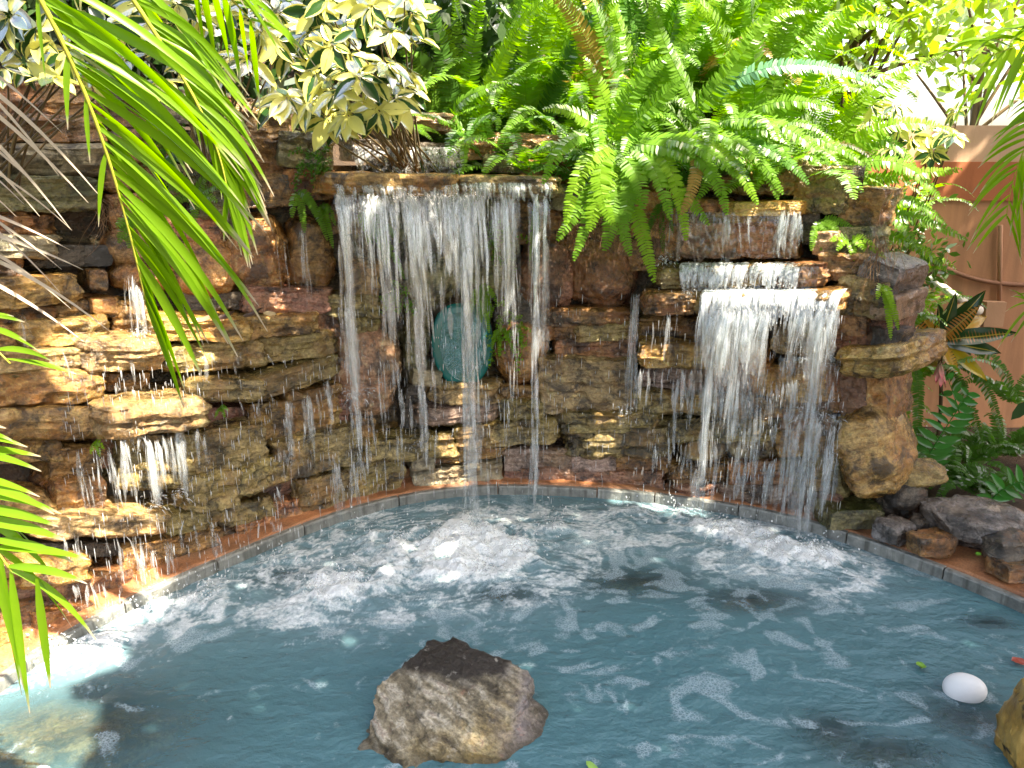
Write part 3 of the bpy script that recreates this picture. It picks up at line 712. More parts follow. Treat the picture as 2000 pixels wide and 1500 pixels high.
def spill(parent, u0, u1, v, off, n, ln=0.05, k_op=1.0):
    """film running over the lip of a slab: short flat ribbons from the top face down its front"""
    _wseed[0] += 1; rs = np.random.RandomState(_wseed[0]); mb = MB()
    for k in range(n):
        u = rs.uniform(u0, u1); P = on_wall(u, v, off); out = radial_frame(P); tang = np.array([-out[1], out[0], 0])
        l = ln * rs.uniform(0.5, 1.6); w = rs.uniform(0.002, 0.016)
        pts = bez([P + out * l * 1.2 + [0, 0, .012], P + out * 0.01 + [0, 0, .014], P - out * 0.022 + [0, 0, 0.0], P - out * 0.028 - np.array([0, 0, l])], 9)
        tube(mb, pts, w * np.array([.2,.7,1,1,1,.9,.8,.6,.3]), 5, 0.15, tang, op=rs.uniform(.2, .6) * k_op)
    mb.build('stream', M_FALL, parent)
def splash(parent, u, v, off, n, size=.06, up=0.0, P=None):
    """water breaking up where a stream strikes rock"""
    _wseed[0] += 1; rs = np.random.RandomState(_wseed[0]); mb = MB(); P = on_wall(u, v, off) if P is None else P; out = radial_frame(P); tang = np.array([-out[1], out[0], 0])
    for k in range(n):
        d = norm(-out * abs(rs.normal(.5, .4)) + tang * rs.normal(0, .7) + np.array([0, 0, rs.normal(.35, .5)])); l = size * rs.uniform(.3, 1.4)
        b = P + d * l * rs.uniform(0, 1.2) + rs.normal(0, size * .25, 3) + np.array([0, 0, up * size * abs(rs.normal())]); l *= rs.uniform(.1, .4); pts = bez([b, b + d * l * .6, b + d * l - [0, 0, l * .6]], 6); q = rs.uniform(.0007, .0030)
        tube(mb, pts, q * np.array([.5, 1, .9, .8, .6, .2]), 4, 1.0, op=rs.uniform(.3, .9))
    stuff(mb.build('splash', M_FALL, parent))
top_p = on_wall(870, 360, -.34)
wf = thing('waterfall', 'main curtain of water dropping from the long top slab into the pool', 'waterfall', (top_p[0], top_p[1], 0.0))
L = -.375
stream(wf, 664, 385, 760, L, 13, 28, .0038, .12, .3); stream(wf, 676, 600, 880, -.30, 20, 20, .003, .08, .55)
veil(wf, 652, 712, 378, 560, L, .12, .8, 1.2); veil(wf, 700, 890, 380, 600, L, .22, .65, 1.35); veil(wf, 880, 945, 376, 640, L, .2, .9, .8); veil(wf, 965, 1015, 380, 640, L, .16, .6); veil(wf, 1030, 1075, 380, 700, L, .18, .7)
sheet(wf, 655, 720, 378, 480, L, 24, .0035, .15, .1)
sheet(wf, 700, 800, 382, 520, L, 50, .0032, .25, .15); sheet(wf, 780, 890, 382, 500, L, 50, .0034, .28, .15)
sheet(wf, 700, 890, 382, 640, L, 40, .003, .22, .35, .4)
stream(wf, 742, 384, 660, L, 10, 20, .0035, .15, .3); stream(wf, 795, 384, 870, L, 10, 18, .0032, .14, .45); stream(wf, 815, 384, 900, L, 16, 16, .003, .2, .5)
stream(wf, 903, 384, 1045, L, 9, 26, .0034, .20, .32, 0.0); stream(wf, 925, 384, 1050, L, 9, 14, .003, .2, .5, 0.0); sheet(wf, 875, 945, 378, 560, L, 40, .004, .2, .06)
stream(wf, 985, 384, 620, L, 9, 24, .0035, .15, .25); stream(wf, 1000, 384, 800, L, 10, 18, .003, .16, .4); stream(wf, 960, 384, 560, L, 14, 20, .0025, .2, .4)
stream(wf, 1046, 384, 1000, L, 8, 18, .003, .18, .45, 0.0); stream(wf, 1065, 384, 700, L, 8, 12, .0025, .15, .5)
spill(wf, 655, 1080, 362, -.355, 150, .045)
stream(wf, 760, 700, 980, -.25, 40, 26, .002, .05, .8); stream(wf, 1000, 780, 980, -.22, 50, 26, .002, .05, .8)
stream(wf, 700, 800, 985, -.2, 30, 24, .002, .05, .8)
wf2 = thing('waterfall', 'low fan of water spilling onto the top slab beneath the cream leaves', 'waterfall', on_wall(800, 330, -.1))
veil(wf2, 690, 900, 288, 340, -.10, .22, .8, .6); sheet(wf2, 690, 900, 290, 338, -.10, 70, .0028, .25, .05, .3); spill(wf2, 700, 890, 292, -.10, 60, .04)
rp = on_wall(1450, 590, -.2)
wf3 = thing('waterfall', 'sunlit cascade tumbling over the stepped ledges at the right', 'waterfall', (rp[0], rp[1], 0.0))
veil(wf3, 1335, 1420, 522, 578, -.21, .1, .7, .8); veil(wf3, 1420, 1600, 522, 576, -.21, .1, .5); veil(wf3, 1365, 1510, 600, 740, -.315, .18, .8, 1.3); veil(wf3, 1545, 1642, 600, 740, -.315, .16, .8, 1.3); veil(wf3, 1400, 1500, 690, 900, -.24, .08, .5); veil(wf3, 1530, 1650, 810, 960, -.24, .12, .35, 1.3); veil(wf3, 1335, 1565, 415, 505, -.16, .06, .3)
sheet(wf3, 1330, 1560, 425, 505, -.16, 46, .0024, .08, .45, .4); stream(wf3, 1420, 420, 500, -.16, 6, 12, .003, .06, .2); sheet(wf3, 1525, 1566, 415, 505, -.16, 34, .0028, .08, .25, .4)
sheet(wf3, 1295, 1335, 400, 510, -.06, 22, .003, .05, .3)
sheet(wf3, 1335, 1420, 528, 575, -.21, 60, .0035, .12, .1, .3); sheet(wf3, 1420, 1560, 528, 575, -.21, 44, .0028, .12, .3, .3)
spill(wf3, 1330, 1560, 522, -.195, 130, .06, 2.4); spill(wf3, 1370, 1640, 576, -.30, 260, .08, 2.4)
sheet(wf3, 1365, 1420, 610, 740, -.315, 80, .0036, .16, .15); sheet(wf3, 1410, 1510, 605, 750, -.315, 90, .0042, .20, .10, .8); sheet(wf3, 1545, 1640, 605, 735, -.315, 80, .0038, .17, .10, .8)
sheet(wf3, 1480, 1560, 610, 700, -.315, 26, .0026, .14, .4)
stream(wf3, 1396, 640, 1015, -.31, 10, 28, .0036, .10, .35, 0.0); stream(wf3, 1440, 650, 870, -.28, 14, 26, .003, .08, .4); stream(wf3, 1605, 640, 830, -.30, 14, 34, .0036, .08, .2)
stream(wf3, 1590, 820, 1050, -.26, 26, 36, .003, .10, .5, 0.0); stream(wf3, 1545, 830, 1040, -.22, 20, 20, .0026, .08, .6, 0.0); stream(wf3, 1625, 830, 1000, -.26, 14, 24, .003, .06, .3)
stream(wf3, 1480, 760, 990, -.2, 40, 36, .0022, .05, .6); stream(wf3, 1345, 740, 990, -.2, 40, 26, .0018, .05, .8); stream(wf3, 1310, 610, 690, -.28, 30, 16, .002, .08, .5)
stream(wf3, 1500, 900, 1030, -.2, 50, 40, .002, .05, .6, 0.0)
tp = on_wall(1238, 600, -.1)
wf4 = thing('waterfall', 'single thin trickle between the central wall and the right cascade', 'waterfall', (tp[0], tp[1], 0.0))
stream(wf4, 1240, 575, 800, -.16, 8, 26, .003, .05, .25); stream(wf4, 1225, 790, 830, -.16, 14, 10, .002, .05, .4)
lp = on_wall(320, 850, -.1)
wf5 = thing('waterfall', 'thin broken streams dripping off the sunlit ledges on the left', 'waterfall', (lp[0], lp[1], 0.0))
for a in ((346,838,965,.0032,22),(290,862,985,.004,30),(305,862,960,.003,14),(240,858,985,.0026,14),(385,835,900,.0024,10),(212,880,990,.0018,12),(190,890,985,.0016,12),(328,858,940,.002,10),(150,880,1000,.002,8)):
    stream(wf5, a[0], a[1], a[2], -.22, 7, a[4], a[3], .04, .3)
for a in ((562,785,905,.003,18),(600,775,895,.0026,16),(655,905,1035,.0028,18),(640,745,860,.0022,14),(690,900,1030,.0022,14),(620,700,760,.0016,8),(480,800,880,.0016,8),(540,950,1060,.0018,8)):
    stream(wf5, a[0], a[1], a[2], -.20, 9, a[4], a[3], .04, .4)
for a in ((275,1080,1215,.0024,16),(300,1075,1190,.002,12),(360,1060,1170,.0018,12),(330,1060,1160,.0016,14),(420,1040,1150,.0016,12),(470,1030,1130,.0016,10),(250,1080,1210,.0018,10),(175,1140,1240,.0018,12),(130,1150,1250,.0018,10),(590,1020,1090,.0018,12)):
    stream(wf5, a[0], a[1], a[2], -.16, 10, a[4], a[3], .06, .5)
for a in ((265,560,660,.0026,26),(255,540,650,.002,16),(590,450,590,.002,12),(555,470,560,.0016,8),(40,615,690,.002,10),(80,690,735,.0018,8)):
    stream(wf5, a[0], a[1], a[2], -.15, 14, a[4], a[3], .03, .35)
for a in ((wf,690,770,-.16,120,.07),(wf,800,868,-.17,60,.05),(wf,675,700,-.15,60,.05),(wf2,800,334,-.2,90,.035),(wf3,1300,510,-.16,90,.05),(wf3,1345,572,-.26,50,.04),(wf3,1450,568,-.26,70,.04),(wf3,1540,566,-.26,60,.04),(wf3,1600,822,-.2,150,.08),(wf3,1560,690,-.2,80,.06),(wf3,1440,725,-.2,80,.06),(wf3,1620,700,-.2,60,.05),(wf5,268,655,-.2,80,.05),(wf5,300,985,-.2,70,.05),(wf5,345,960,-.2,50,.04),(wf4,1222,805,-.16,40,.04)):
    splash(*a)
for p, s, r in IMP3:
    if s >= .6: splash(wf if -.5 < p[0] < .5 else wf3 if p[0] >= .5 else wf5, 0, 0, 0, int(170 * s), r * .42, .35, p + [0, 0, .02])
# further steps of the cascade and more fine trickles
for a in ((1250,1400,722,800,-.24,40),(1390,1500,728,850,-.2,60),(1500,1640,745,860,-.2,60),(1270,1500,870,960,-.16,50),(1420,1640,900,1010,-.16,70)):
    sheet(wf3, a[0], a[1], a[2], a[3], a[4], a[5], .0026, .06, .4, .6)
veil(wf3, 1380, 1500, 725, 860, -.2, .07, .4, 1.3); veil(wf3, 1520, 1640, 700, 830, -.22, .07, .5, 1.2)
for a in ((230,660,690,760,-.2,26),(250,420,850,950,-.22,40),(440,660,770,860,-.2,36),(540,700,880,1000,-.16,40),(90,330,1050,1150,-.17,50),(330,560,1020,1110,-.14,40),(120,260,1140,1230,-.12,30),(0,220,690,750,-.16,20)):
    sheet(wf5, a[0], a[1], a[2], a[3], a[4], a[5], .0019, .04, .55, .7)
# loose drops in front of the wall
rs = np.random.RandomState(5); mb = MB()
for k in range(2600):
    u = rs.uniform(120, 1650); v = rs.uniform(560, 1010) if u > 650 else rs.uniform(700, 1190)
    if 1100 < u < 1240 and rs.rand() < 0.6: continue
    P = on_wall(u, v, -rs.uniform(0.16, 0.32))
    if P[2] < 0.03: continue
    l = rs.uniform(0.008, 0.05); r = rs.uniform(0.0006, 0.0018)
    tube(mb, np.array([P, P - [0, 0, l * .5], P - [0, 0, l]]), np.array([r * .4, r, r * .3]), 4, op=1.0)
for p, s, r in IMP3:        # splash drops over the landing spots
    for k in range(int(70 * s)):
        d = rs.normal(0, r * 0.55, 2); zz = abs(rs.normal(0, 0.035)) + 0.02; q = rs.uniform(0.0012, 0.0042)
        c = np.array([p[0] + d[0], p[1] + d[1], zz])
        tube(mb, np.array([c - [0, 0, q], c - [0, 0, q * .4], c + [0, 0, q * .4], c + [q * rs.normal(), q * rs.normal(), q * 1.6]]), q * np.array([.35, 1, .9, .2]), 5, op=1.6)
o = mb.build('water_drops', M_FALL); stuff(o); o['label'] = 'spray of fine drops falling before the rock wall'

# ------------------------------------------------------------------ loose rocks, things in and by the pool
for k, (u, v, a, b, dz, c_, lab) in enumerate(SUNK):
    p = at_z(u, v, 0.0)
    me = hull_mesh(ball_points(a * 2.0, 0.30, b * 2.2, 400 + k), 400 + k, ROCK[c_], 0.03, 0.012, strat=10, name='submerged_rock', soft=3)
    top = max(vv.co.z for vv in me.vertices)
    tag(put('submerged_rock', me, None, Matrix.Translation((p[0], p[1], dz - top))), lab, 'rock', 'stones lying under the pool water')

def _boulder(N):   # banded: dark cap, grey-purple shoulder, yellow foot
    tc = N.n('TexCoord').outputs['Object']; sp = N.n('SeparateXYZ', inp={0: tc})
    n1 = N.noise(tc, 8, 7, 0.65); n2 = N.noise(tc, 80, 5, 0.75); n4 = N.noise(tc, 17, 6, 0.75, 0.5)
    sv = N.n('Mapping', inp={'Vector': N.n('VectorRotate', rotation_type='Y_AXIS', inp={'Vector': tc, 'Angle': -0.32}).outputs[0], 'Scale': (4.0, 4.0, 22)}).outputs[0]
    st = N.noise(sv, 2.2, 7, 0.65)
    z = N.math('ADD', sp.outputs[2], N.math('MULTIPLY_ADD', sp.outputs[0], -0.28, N.math('MULTIPLY', N.math('SUBTRACT', n1, 0.5), 0.16)))
    base = N.ramp(st, [(0.34,(0.06,0.048,0.032)),(0.48,(0.22,0.185,0.125)),(0.58,(0.42,0.38,0.31)),(0.68,(0.20,0.13,0.105))])
    yel = N.ramp(st, [(0.34,(0.07,0.045,0.015)),(0.48,(0.30,0.21,0.07)),(0.60,(0.48,0.38,0.16)),(0.70,(0.14,0.09,0.04))])
    x_ = N.math('ADD', sp.outputs[0], N.math('MULTIPLY', n1, 0.2))
    c = N.mix(N.ramp(N.math('ADD', z, 0.5), [(0.50,(0.9,)*3),(0.555,(0,0,0))]), base, yel)
    c = N.mix(N.ramp(N.math('ADD', x_, 0.3), [(0.50,(0,0,0)),(0.62,(0.8,)*3)]), c, N.ramp(n4, [(0.35,(0.05,0.045,0.05)),(0.6,(0.21,0.19,0.21)),(0.75,(0.36,0.34,0.34))]))
    c = N.mix(N.ramp(n4, [(0.60,(0,0,0)),(0.70,(0.7,)*3)]), c, (0.25,0.10,0.07))
    c = N.mix(N.ramp(N.math('SUBTRACT', 1.0, N.math('ADD', n1, N.math('MULTIPLY', n4, 0.4))), [(0.40,(0,0,0)),(0.52,(0.8,)*3)]), c, (0.03,0.022,0.014))
    cap = N.ramp(N.math('ADD', sp.outputs[2], N.math('MULTIPLY', N.math('SUBTRACT', n1, 0.5), 0.08)), [(0.100,(0,0,0)),(0.118,(1,1,1))])
    c = N.mix(cap, c, N.mix(n4, (0.006,0.005,0.004), (0.035,0.024,0.018)))
    c = N.mix(1.0, c, N.ramp(n2, [(0.30,(0.40,)*3),(0.70,(1.6,)*3)]), 'MULTIPLY')
    c = N.mix(N.ramp(N.noise(tc, 38, 5, 0.75), [(0.60,(0,0,0)),(0.68,(0.55,)*3)]), c, (0.42,0.40,0.36))
    c = N.mix(N.ramp(N.math('ADD', sp.outputs[2], N.math('MULTIPLY', n4, 0.02)), [(0.014,(0.7,)*3),(0.034,(0,0,0))]), c, (0.03,0.024,0.012))
    bp = N.n('Bump', inp={'Strength': 1.0, 'Distance': 0.02, 'Height': N.math('ADD', st, N.math('MULTIPLY', n2, 0.5))})
    return N.surf(N.n('BsdfPrincipled', inp={'Base Color': c, 'Roughness': 0.30, 'Normal': bp.outputs[0]}).outputs[0])
c0 = at_z(880, 1440, 0.0); c0[2] = 0
pts = [at_y(832,1246,2.12), at_y(885,1246,2.14), at_y(918,1268,2.06), at_y(1032,1316,2.02), at_y(1036,1345,1.97), at_y(1000,1300,2.16), at_y(1022,1385,1.90),
       at_y(800,1292,2.05), at_y(748,1342,1.98), at_y(742,1390,1.93), at_y(820,1330,1.98), at_y(700,1490,1.80), at_z(690,1515,-.06), at_z(820,1530,-.02), at_z(960,1520,-.02), at_z(1070,1465,-.03), at_z(1092,1435,-.05),
       at_y(735,1440,1.86)]
pts += [np.array([p[0] + dx, p[1] + dy, -0.34]) for p, dx, dy in ((at_z(720,1480,0),-.03,0), (at_z(1090,1450,0),.05,0), (at_z(780,1380,0),0,.12), (at_z(1020,1380,0),.02,.12))]
TL = np.array(Matrix.Rotation(-0.32, 3, 'Y'))       # its layers dip to the left
me = hull_mesh([TL @ (p - c0) for p in pts], 501, mat_simple('pool_boulder', _boulder), 0.012, 0.014, strat=17, name='boulder', sharp=28)
VV = np.zeros(len(me.vertices) * 3); me.vertices.foreach_get('co', VV); VV = VV.reshape(-1, 3)
lay = fbm(np.c_[VV[:, 0] * 1.5, VV[:, 1] * 1.5, VV[:, 2] * 15 + .8 * fbm(VV * 5, 2)] + 3, 2); lay = np.round(lay * 4) / 4 * .75 + lay * .25
hv = VV * [1, 1, .15]; hv /= np.linalg.norm(hv, axis=1)[:, None] + 1e-6; VV = VV + hv * (lay * .045)[:, None] + hv * (fbm(VV * 16, 3, .6, ridged=True) - .5)[:, None] * .010
VV = VV @ TL          # back upright
me.vertices.foreach_set('co', VV.ravel()); me.update()
tag(put('boulder', me, None, Matrix.Translation(c0)), 'big pointed boulder with a black top and yellow foot standing in the pool', 'boulder')

def loose(name, u, v, zb, w, h, d, col, lab, seed, rot=0.0, rnd=True, amp=0.020, group='rocks on the right bank'):
    p = at_z(u, v, zb); p_ = ball_points(w, h, d, seed, 34) if rnd else block_points(w, h, d, seed, 0.3)
    me = hull_mesh(p_, seed, ROCK[col], 0.022, amp, strat=14, name=name, soft=1 if rnd else 0)
    lo = min(vv.co.z for vv in me.vertices)
    m = Matrix.Translation((p[0] + d * .15, p[1] + d * 0.52, zb - lo - 0.02)) @ Matrix.Rotation(rot, 4, 'Z')
    tag(put(name, me, None, m), lab, 'rock', group)
loose('rock', 1757,1022,.09, .25,.22,.20,'dark','wet black rock beside the foot of the golden boulder',511,.3)
loose('rock', 1792,960,.24, .25,.13,.18,'olive','olive rock with a dark top sitting behind the black rock',512,-.4)
loose('rock', 1915,1092,.08, .44,.20,.30,'slate','largest grey purple boulder on the right bank',513,-.25)
loose('rock', 1658,1030,.07, .24,.09,.16,'moss','flat mossy rock lying at the foot of the cascade',514,.1, False)
loose('rock', 1752,1060,.08, .13,.08,.11,'slate','small grey rock wedged below the black rock',515,.5, False)
loose('rock', 1818,1085,.08, .15,.08,.10,'brown','small brown rock below the big grey boulder',516,.2, False)
loose('rock', 1975,1110,.09, .22,.13,.16,'dark','dark rock under the big grey boulder at the frame edge',517,.2)
loose('rock', 1990,1130,.08, .16,.06,.12,'brown','low brown rock at the right frame edge on the orange ledge',518,.2, False)
loose('rock', 1745,845,.45, .10,.10,.10,'dark','round black cobble beside the golden boulder',519,.2)
loose('rock', 1745,700,.80, .15,.13,.12,'dark','angular black rock above the jutting golden slab',520,.8, False)
loose('rock', 1800,1045,.10, .12,.10,.10,'dark','dark pebble squeezed between the black rock and the grey boulder',521,.8)
def _stump(N):
    tc = N.n('TexCoord').outputs['Object']; n1 = N.noise(N.n('Mapping', inp={'Vector': tc, 'Scale': (9, 9, 2.5)}).outputs[0], 2, 7, 0.65); n2 = N.noise(tc, 10, 4, 0.6, 1.0)
    c = N.ramp(n1, [(0.3,(0.13,0.06,0.012)),(0.5,(0.38,0.22,0.05)),(0.7,(0.55,0.36,0.11))])
    c = N.mix(N.ramp(n2, [(0.56,(0,0,0)),(0.63,(1,1,1))]), c, (0.025,0.014,0.006))
    bp = N.n('Bump', inp={'Strength': 0.8, 'Distance': 0.012, 'Height': n1})
    return N.surf(N.n('BsdfPrincipled', inp={'Base Color': c, 'Roughness': 0.4, 'Normal': bp.outputs[0]}).outputs[0])
q = at_z(1985, 1500, 0.0); c0 = np.array([q[0] + .10, q[1] - .02, 0])
pts = [np.array(p) for p in ((-.06,.06,.30),(.02,.10,.34),(.16,.10,.32),(-.10,.02,.20),(-.115,0,.02),(-.12,0,-.3),(.2,.1,-.3),(.2,-.15,-.3),(-.05,-.15,-.3),(.18,-.1,.28),(-.02,-.1,.26),(-.07,-.12,.05),(-.12,.12,-.3),(-.09,.12,.1))]
tag(put('rock', hull_mesh(pts, 530, mat_simple('yellow_stone', _stump), 0.018, 0.02, strat=5, name='rock'), None, Matrix.Translation(c0)), 'upright yellow stone with black patches cut by the bottom right corner', 'rock')

# white float
def _float(N):
    n = N.noise(N.n('TexCoord').outputs['Object'], 90, 3)
    bp = N.n('Bump', inp={'Strength': 0.25, 'Distance': 0.003, 'Height': n})
    return N.surf(N.n('BsdfPrincipled', inp={'Base Color': (0.80,0.80,0.82,1), 'Roughness': 0.5, 'Normal': bp.outputs[0]}).outputs[0])
p = at_z(1880, 1355, 0.0); mb = MB(); nA, nB = 40, 20; V = []
for j in range(nB + 1):
    f = math.pi * j / nB; rr = math.sin(f) ** 0.85; zz = -math.cos(f)
    for i in range(nA):
        a = 2 * math.pi * i / nA; V.append((0.060 * rr * math.cos(a) * (1 + .05 * math.cos(a)), 0.048 * rr * math.sin(a), 0.044 * zz + .004 * rr * math.cos(a)))
mb.add(V, grid_faces(nB + 1, nA, True))
o = put('float', mb.mesh('float', mat_simple('white_float', _float)), None, Matrix.Translation((p[0], p[1], 0.018)) @ Matrix.Rotation(-.35, 4, 'Z'))
tag(o, 'smooth white egg shaped float on the water at the right', 'float')

# teal oval panel behind the fall
def _teal(N):
    n = N.noise(N.n('TexCoord').outputs['Object'], 12, 4)
    return N.surf(N.n('BsdfPrincipled', inp={'Base Color': N.ramp(n, [(0.3,(0.001,0.085,0.075)),(0.7,(0.002,0.135,0.118))]), 'Roughness': 0.22}).outputs[0])
def _film(N):
    tc = N.n('TexCoord').outputs['Object']; n = N.noise(tc, 9, 4, 0.6, 2.5); n2 = N.noise(tc, 26, 3, 0.5, 1.5)
    bp = N.n('Bump', inp={'Strength': 1.0, 'Distance': 0.07, 'Height': N.math('ADD', n, N.math('MULTIPLY', n2, 0.35))})
    g = N.n('BsdfGlossy', inp={'Roughness': 0.05, 'Color': (0.75,0.97,1,1), 'Normal': bp.outputs[0]}).outputs[0]
    df = N.n('BsdfDiffuse', inp={'Color': (0.10,0.34,0.36,1), 'Normal': bp.outputs[0]}).outputs[0]
    t = N.n('BsdfTransparent', inp={'Color': (0.75,0.9,0.92,1)}).outputs[0]
    a = N.n('MixShader', inp={0: 0.07, 1: t, 2: df}).outputs[0]
    return N.surf(N.n('MixShader', inp={0: 0.24, 1: a, 2: g}).outputs[0])
pc = on_wall(904, 676, -0.07); out = radial_frame(pc)
pan = thing('oval_panel', 'teal oval panel wrapped in crinkled clear plastic inside the rock recess', 'panel', (pc[0], pc[1], pc[2] - .2))
def oval(sx, sz, dep, bulge, rings, name, mat, yoff, crinkle=0):
    nA = 56; V = []; 
    for f in np.linspace(0.02, 1, rings):
        for i in range(nA):
            a = 2 * math.pi * i / nA; c, s = math.cos(a), math.sin(a)
            ex = 2.6 if s > 0 else 1.9
            r = (abs(c) ** ex + abs(s) ** ex) ** (-1 / ex)
            V.append((sx * f * r * c, -(bulge * (1 - f * f)), sz * f * r * s))
    V = np.array(V)
    if crinkle: V[:, 1] -= crinkle * (fbm(V * np.array([10, 0, 7]) + 4, 3, .6, ridged=True)) * (1 - 0.6 * np.repeat(np.linspace(0.02, 1, rings), nA) ** 4)
    B = V[-nA:].copy(); B[:, 1] += dep
    B2 = B * np.array([0.05, 1, 0.05])
    V = np.concatenate([V, B, B2]); Fc = grid_faces(rings + 2, nA, True) + [tuple(range(nA))[::-1]]
    mb = MB(); mb.add(V, [f[::-1] for f in Fc]); me = mb.mesh(name, mat)
    xax = np.array([-out[1], out[0], 0]); xax = xax if xax[0] > 0 else -xax
    zax = norm(np.array([0, 0, 1.0]) + out * 0.10); yax = np.cross(zax, xax)
    m = Matrix(((xax[0], yax[0], zax[0], 0), (xax[1], yax[1], zax[1], 0), (xax[2], yax[2], zax[2], 0), (0, 0, 0, 1)))
    m.translation = Vector(pc + yax * yoff); return put(name, me, pan, m)
oval(0.147, 0.205, 0.03, 0.012, 10, 'backing', mat_simple('teal_glass', _teal), 0)
oval(0.112, 0.165, 0.004, 0.016, 26, 'plastic_film', mat_simple('plastic_film', _film), -0.02, 0.034)

# ------------------------------------------------------------------ leaf materials
def leaf_mat(name, a, b, trans=0.45, rough=0.5, tip=None, tip_at=0.8, cream=None, edge=None, hue=0.02, gloss=0.07):
    N = NT(name); oi = N.n('ObjectInfo').outputs['Random']; tc = N.n('TexCoord').outputs['Object']
    n = N.noise(tc, 7, 4, 0.6)
    c = N.mix(N.math('MULTIPLY_ADD', oi, 0.7, N.math('MULTIPLY_ADD', n, 0.6, -0.15), clamp=True), a, b)
    if tip:
        s = N.n('Attribute', attribute_name='s').outputs['Fac']
        k = N.n('MapRange', inp={0: N.math('ADD', s, N.math('MULTIPLY', N.math('SUBTRACT', n, 0.5), 0.25)), 1: tip_at, 2: tip_at + 0.1}).outputs[0]
        c = N.mix(k, c, tip)
    if cream:
        e = N.n('Attribute', attribute_name='e').outputs['Fac']
        nz = N.noise(tc, 45, 3, 0.6)
        k = N.n('MapRange', inp={0: N.math('ADD', e, N.math('MULTIPLY_ADD', N.math('SUBTRACT', nz, 0.5), 0.5, N.math('MULTIPLY_ADD', oi, 1.5, -0.74))), 1: 0.25, 2: 0.40}).outputs[0]
        c = N.mix(k, c, cream)
    h = N.n('HueSaturation', inp={'Color': c, 'Hue': N.math('MULTIPLY_ADD', oi, hue, 0.5 - hue / 2)}).outputs[0]
    d = N.n('BsdfDiffuse', inp={'Color': h}).outputs[0]
    th_ = N.n('HueSaturation', inp={'Color': h, 'Hue': 0.494, 'Saturation': 1.1, 'Value': 1.5}).outputs[0]
    t = N.n('BsdfTranslucent', inp={'Color': th_}).outputs[0]
    m = N.n('MixShader', inp={0: trans, 1: d, 2: t}).outputs[0]
    g = N.n('BsdfGlossy', inp={'Roughness': rough}).outputs[0]
    f = N.n('Fresnel', inp={'IOR': 1.4}).outputs[0]
    return N.surf(N.n('MixShader', inp={0: N.math('MULTIPLY', f, gloss * 5), 1: m, 2: g}).outputs[0])
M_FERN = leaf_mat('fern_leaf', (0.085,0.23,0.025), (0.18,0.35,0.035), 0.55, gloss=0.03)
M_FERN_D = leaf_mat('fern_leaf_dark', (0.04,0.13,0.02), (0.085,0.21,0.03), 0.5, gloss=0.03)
M_FERN_B = leaf_mat('fern_leaf_bluish', (0.05,0.16,0.09), (0.08,0.21,0.10), 0.3)
M_PALM = leaf_mat('palm_leaflet', (0.10,0.24,0.012), (0.20,0.35,0.02), 0.55, 0.3, tip=(0.42,0.36,0.26), tip_at=0.86)
M_PALM_DRY = leaf_mat('palm_leaflet_dry', (0.12,0.17,0.06), (0.25,0.26,0.13), 0.35, 0.45, tip=(0.48,0.41,0.33), tip_at=0.35)
M_RACHIS = leaf_mat('palm_stalk', (0.30,0.33,0.04), (0.42,0.40,0.06), 0.15, 0.35)
M_SCHEF = leaf_mat('variegated_leaf', (0.018,0.060,0.016), (0.035,0.10,0.022), 0.3, 0.25, cream=(0.58,0.57,0.17), gloss=0.09)
M_TWIG = leaf_mat('twig', (0.07,0.05,0.025), (0.14,0.10,0.05), 0.0, 0.6)
M_HOLLY = leaf_mat('broad_fern_leaf', (0.035,0.17,0.03), (0.06,0.24,0.04), 0.4, 0.5, gloss=0.03)
M_ROOT = leaf_mat('root_fibre', (0.10,0.05,0.025), (0.22,0.12,0.06), 0.0, 0.7)
M_GREEN = leaf_mat('bright_leaf', (0.11,0.28,0.018), (0.24,0.40,0.035), 0.55, 0.5, gloss=0.03)
M_FERN_Y = leaf_mat('fern_leaf_old', (0.30,0.28,0.035), (0.26,0.14,0.05), 0.4)

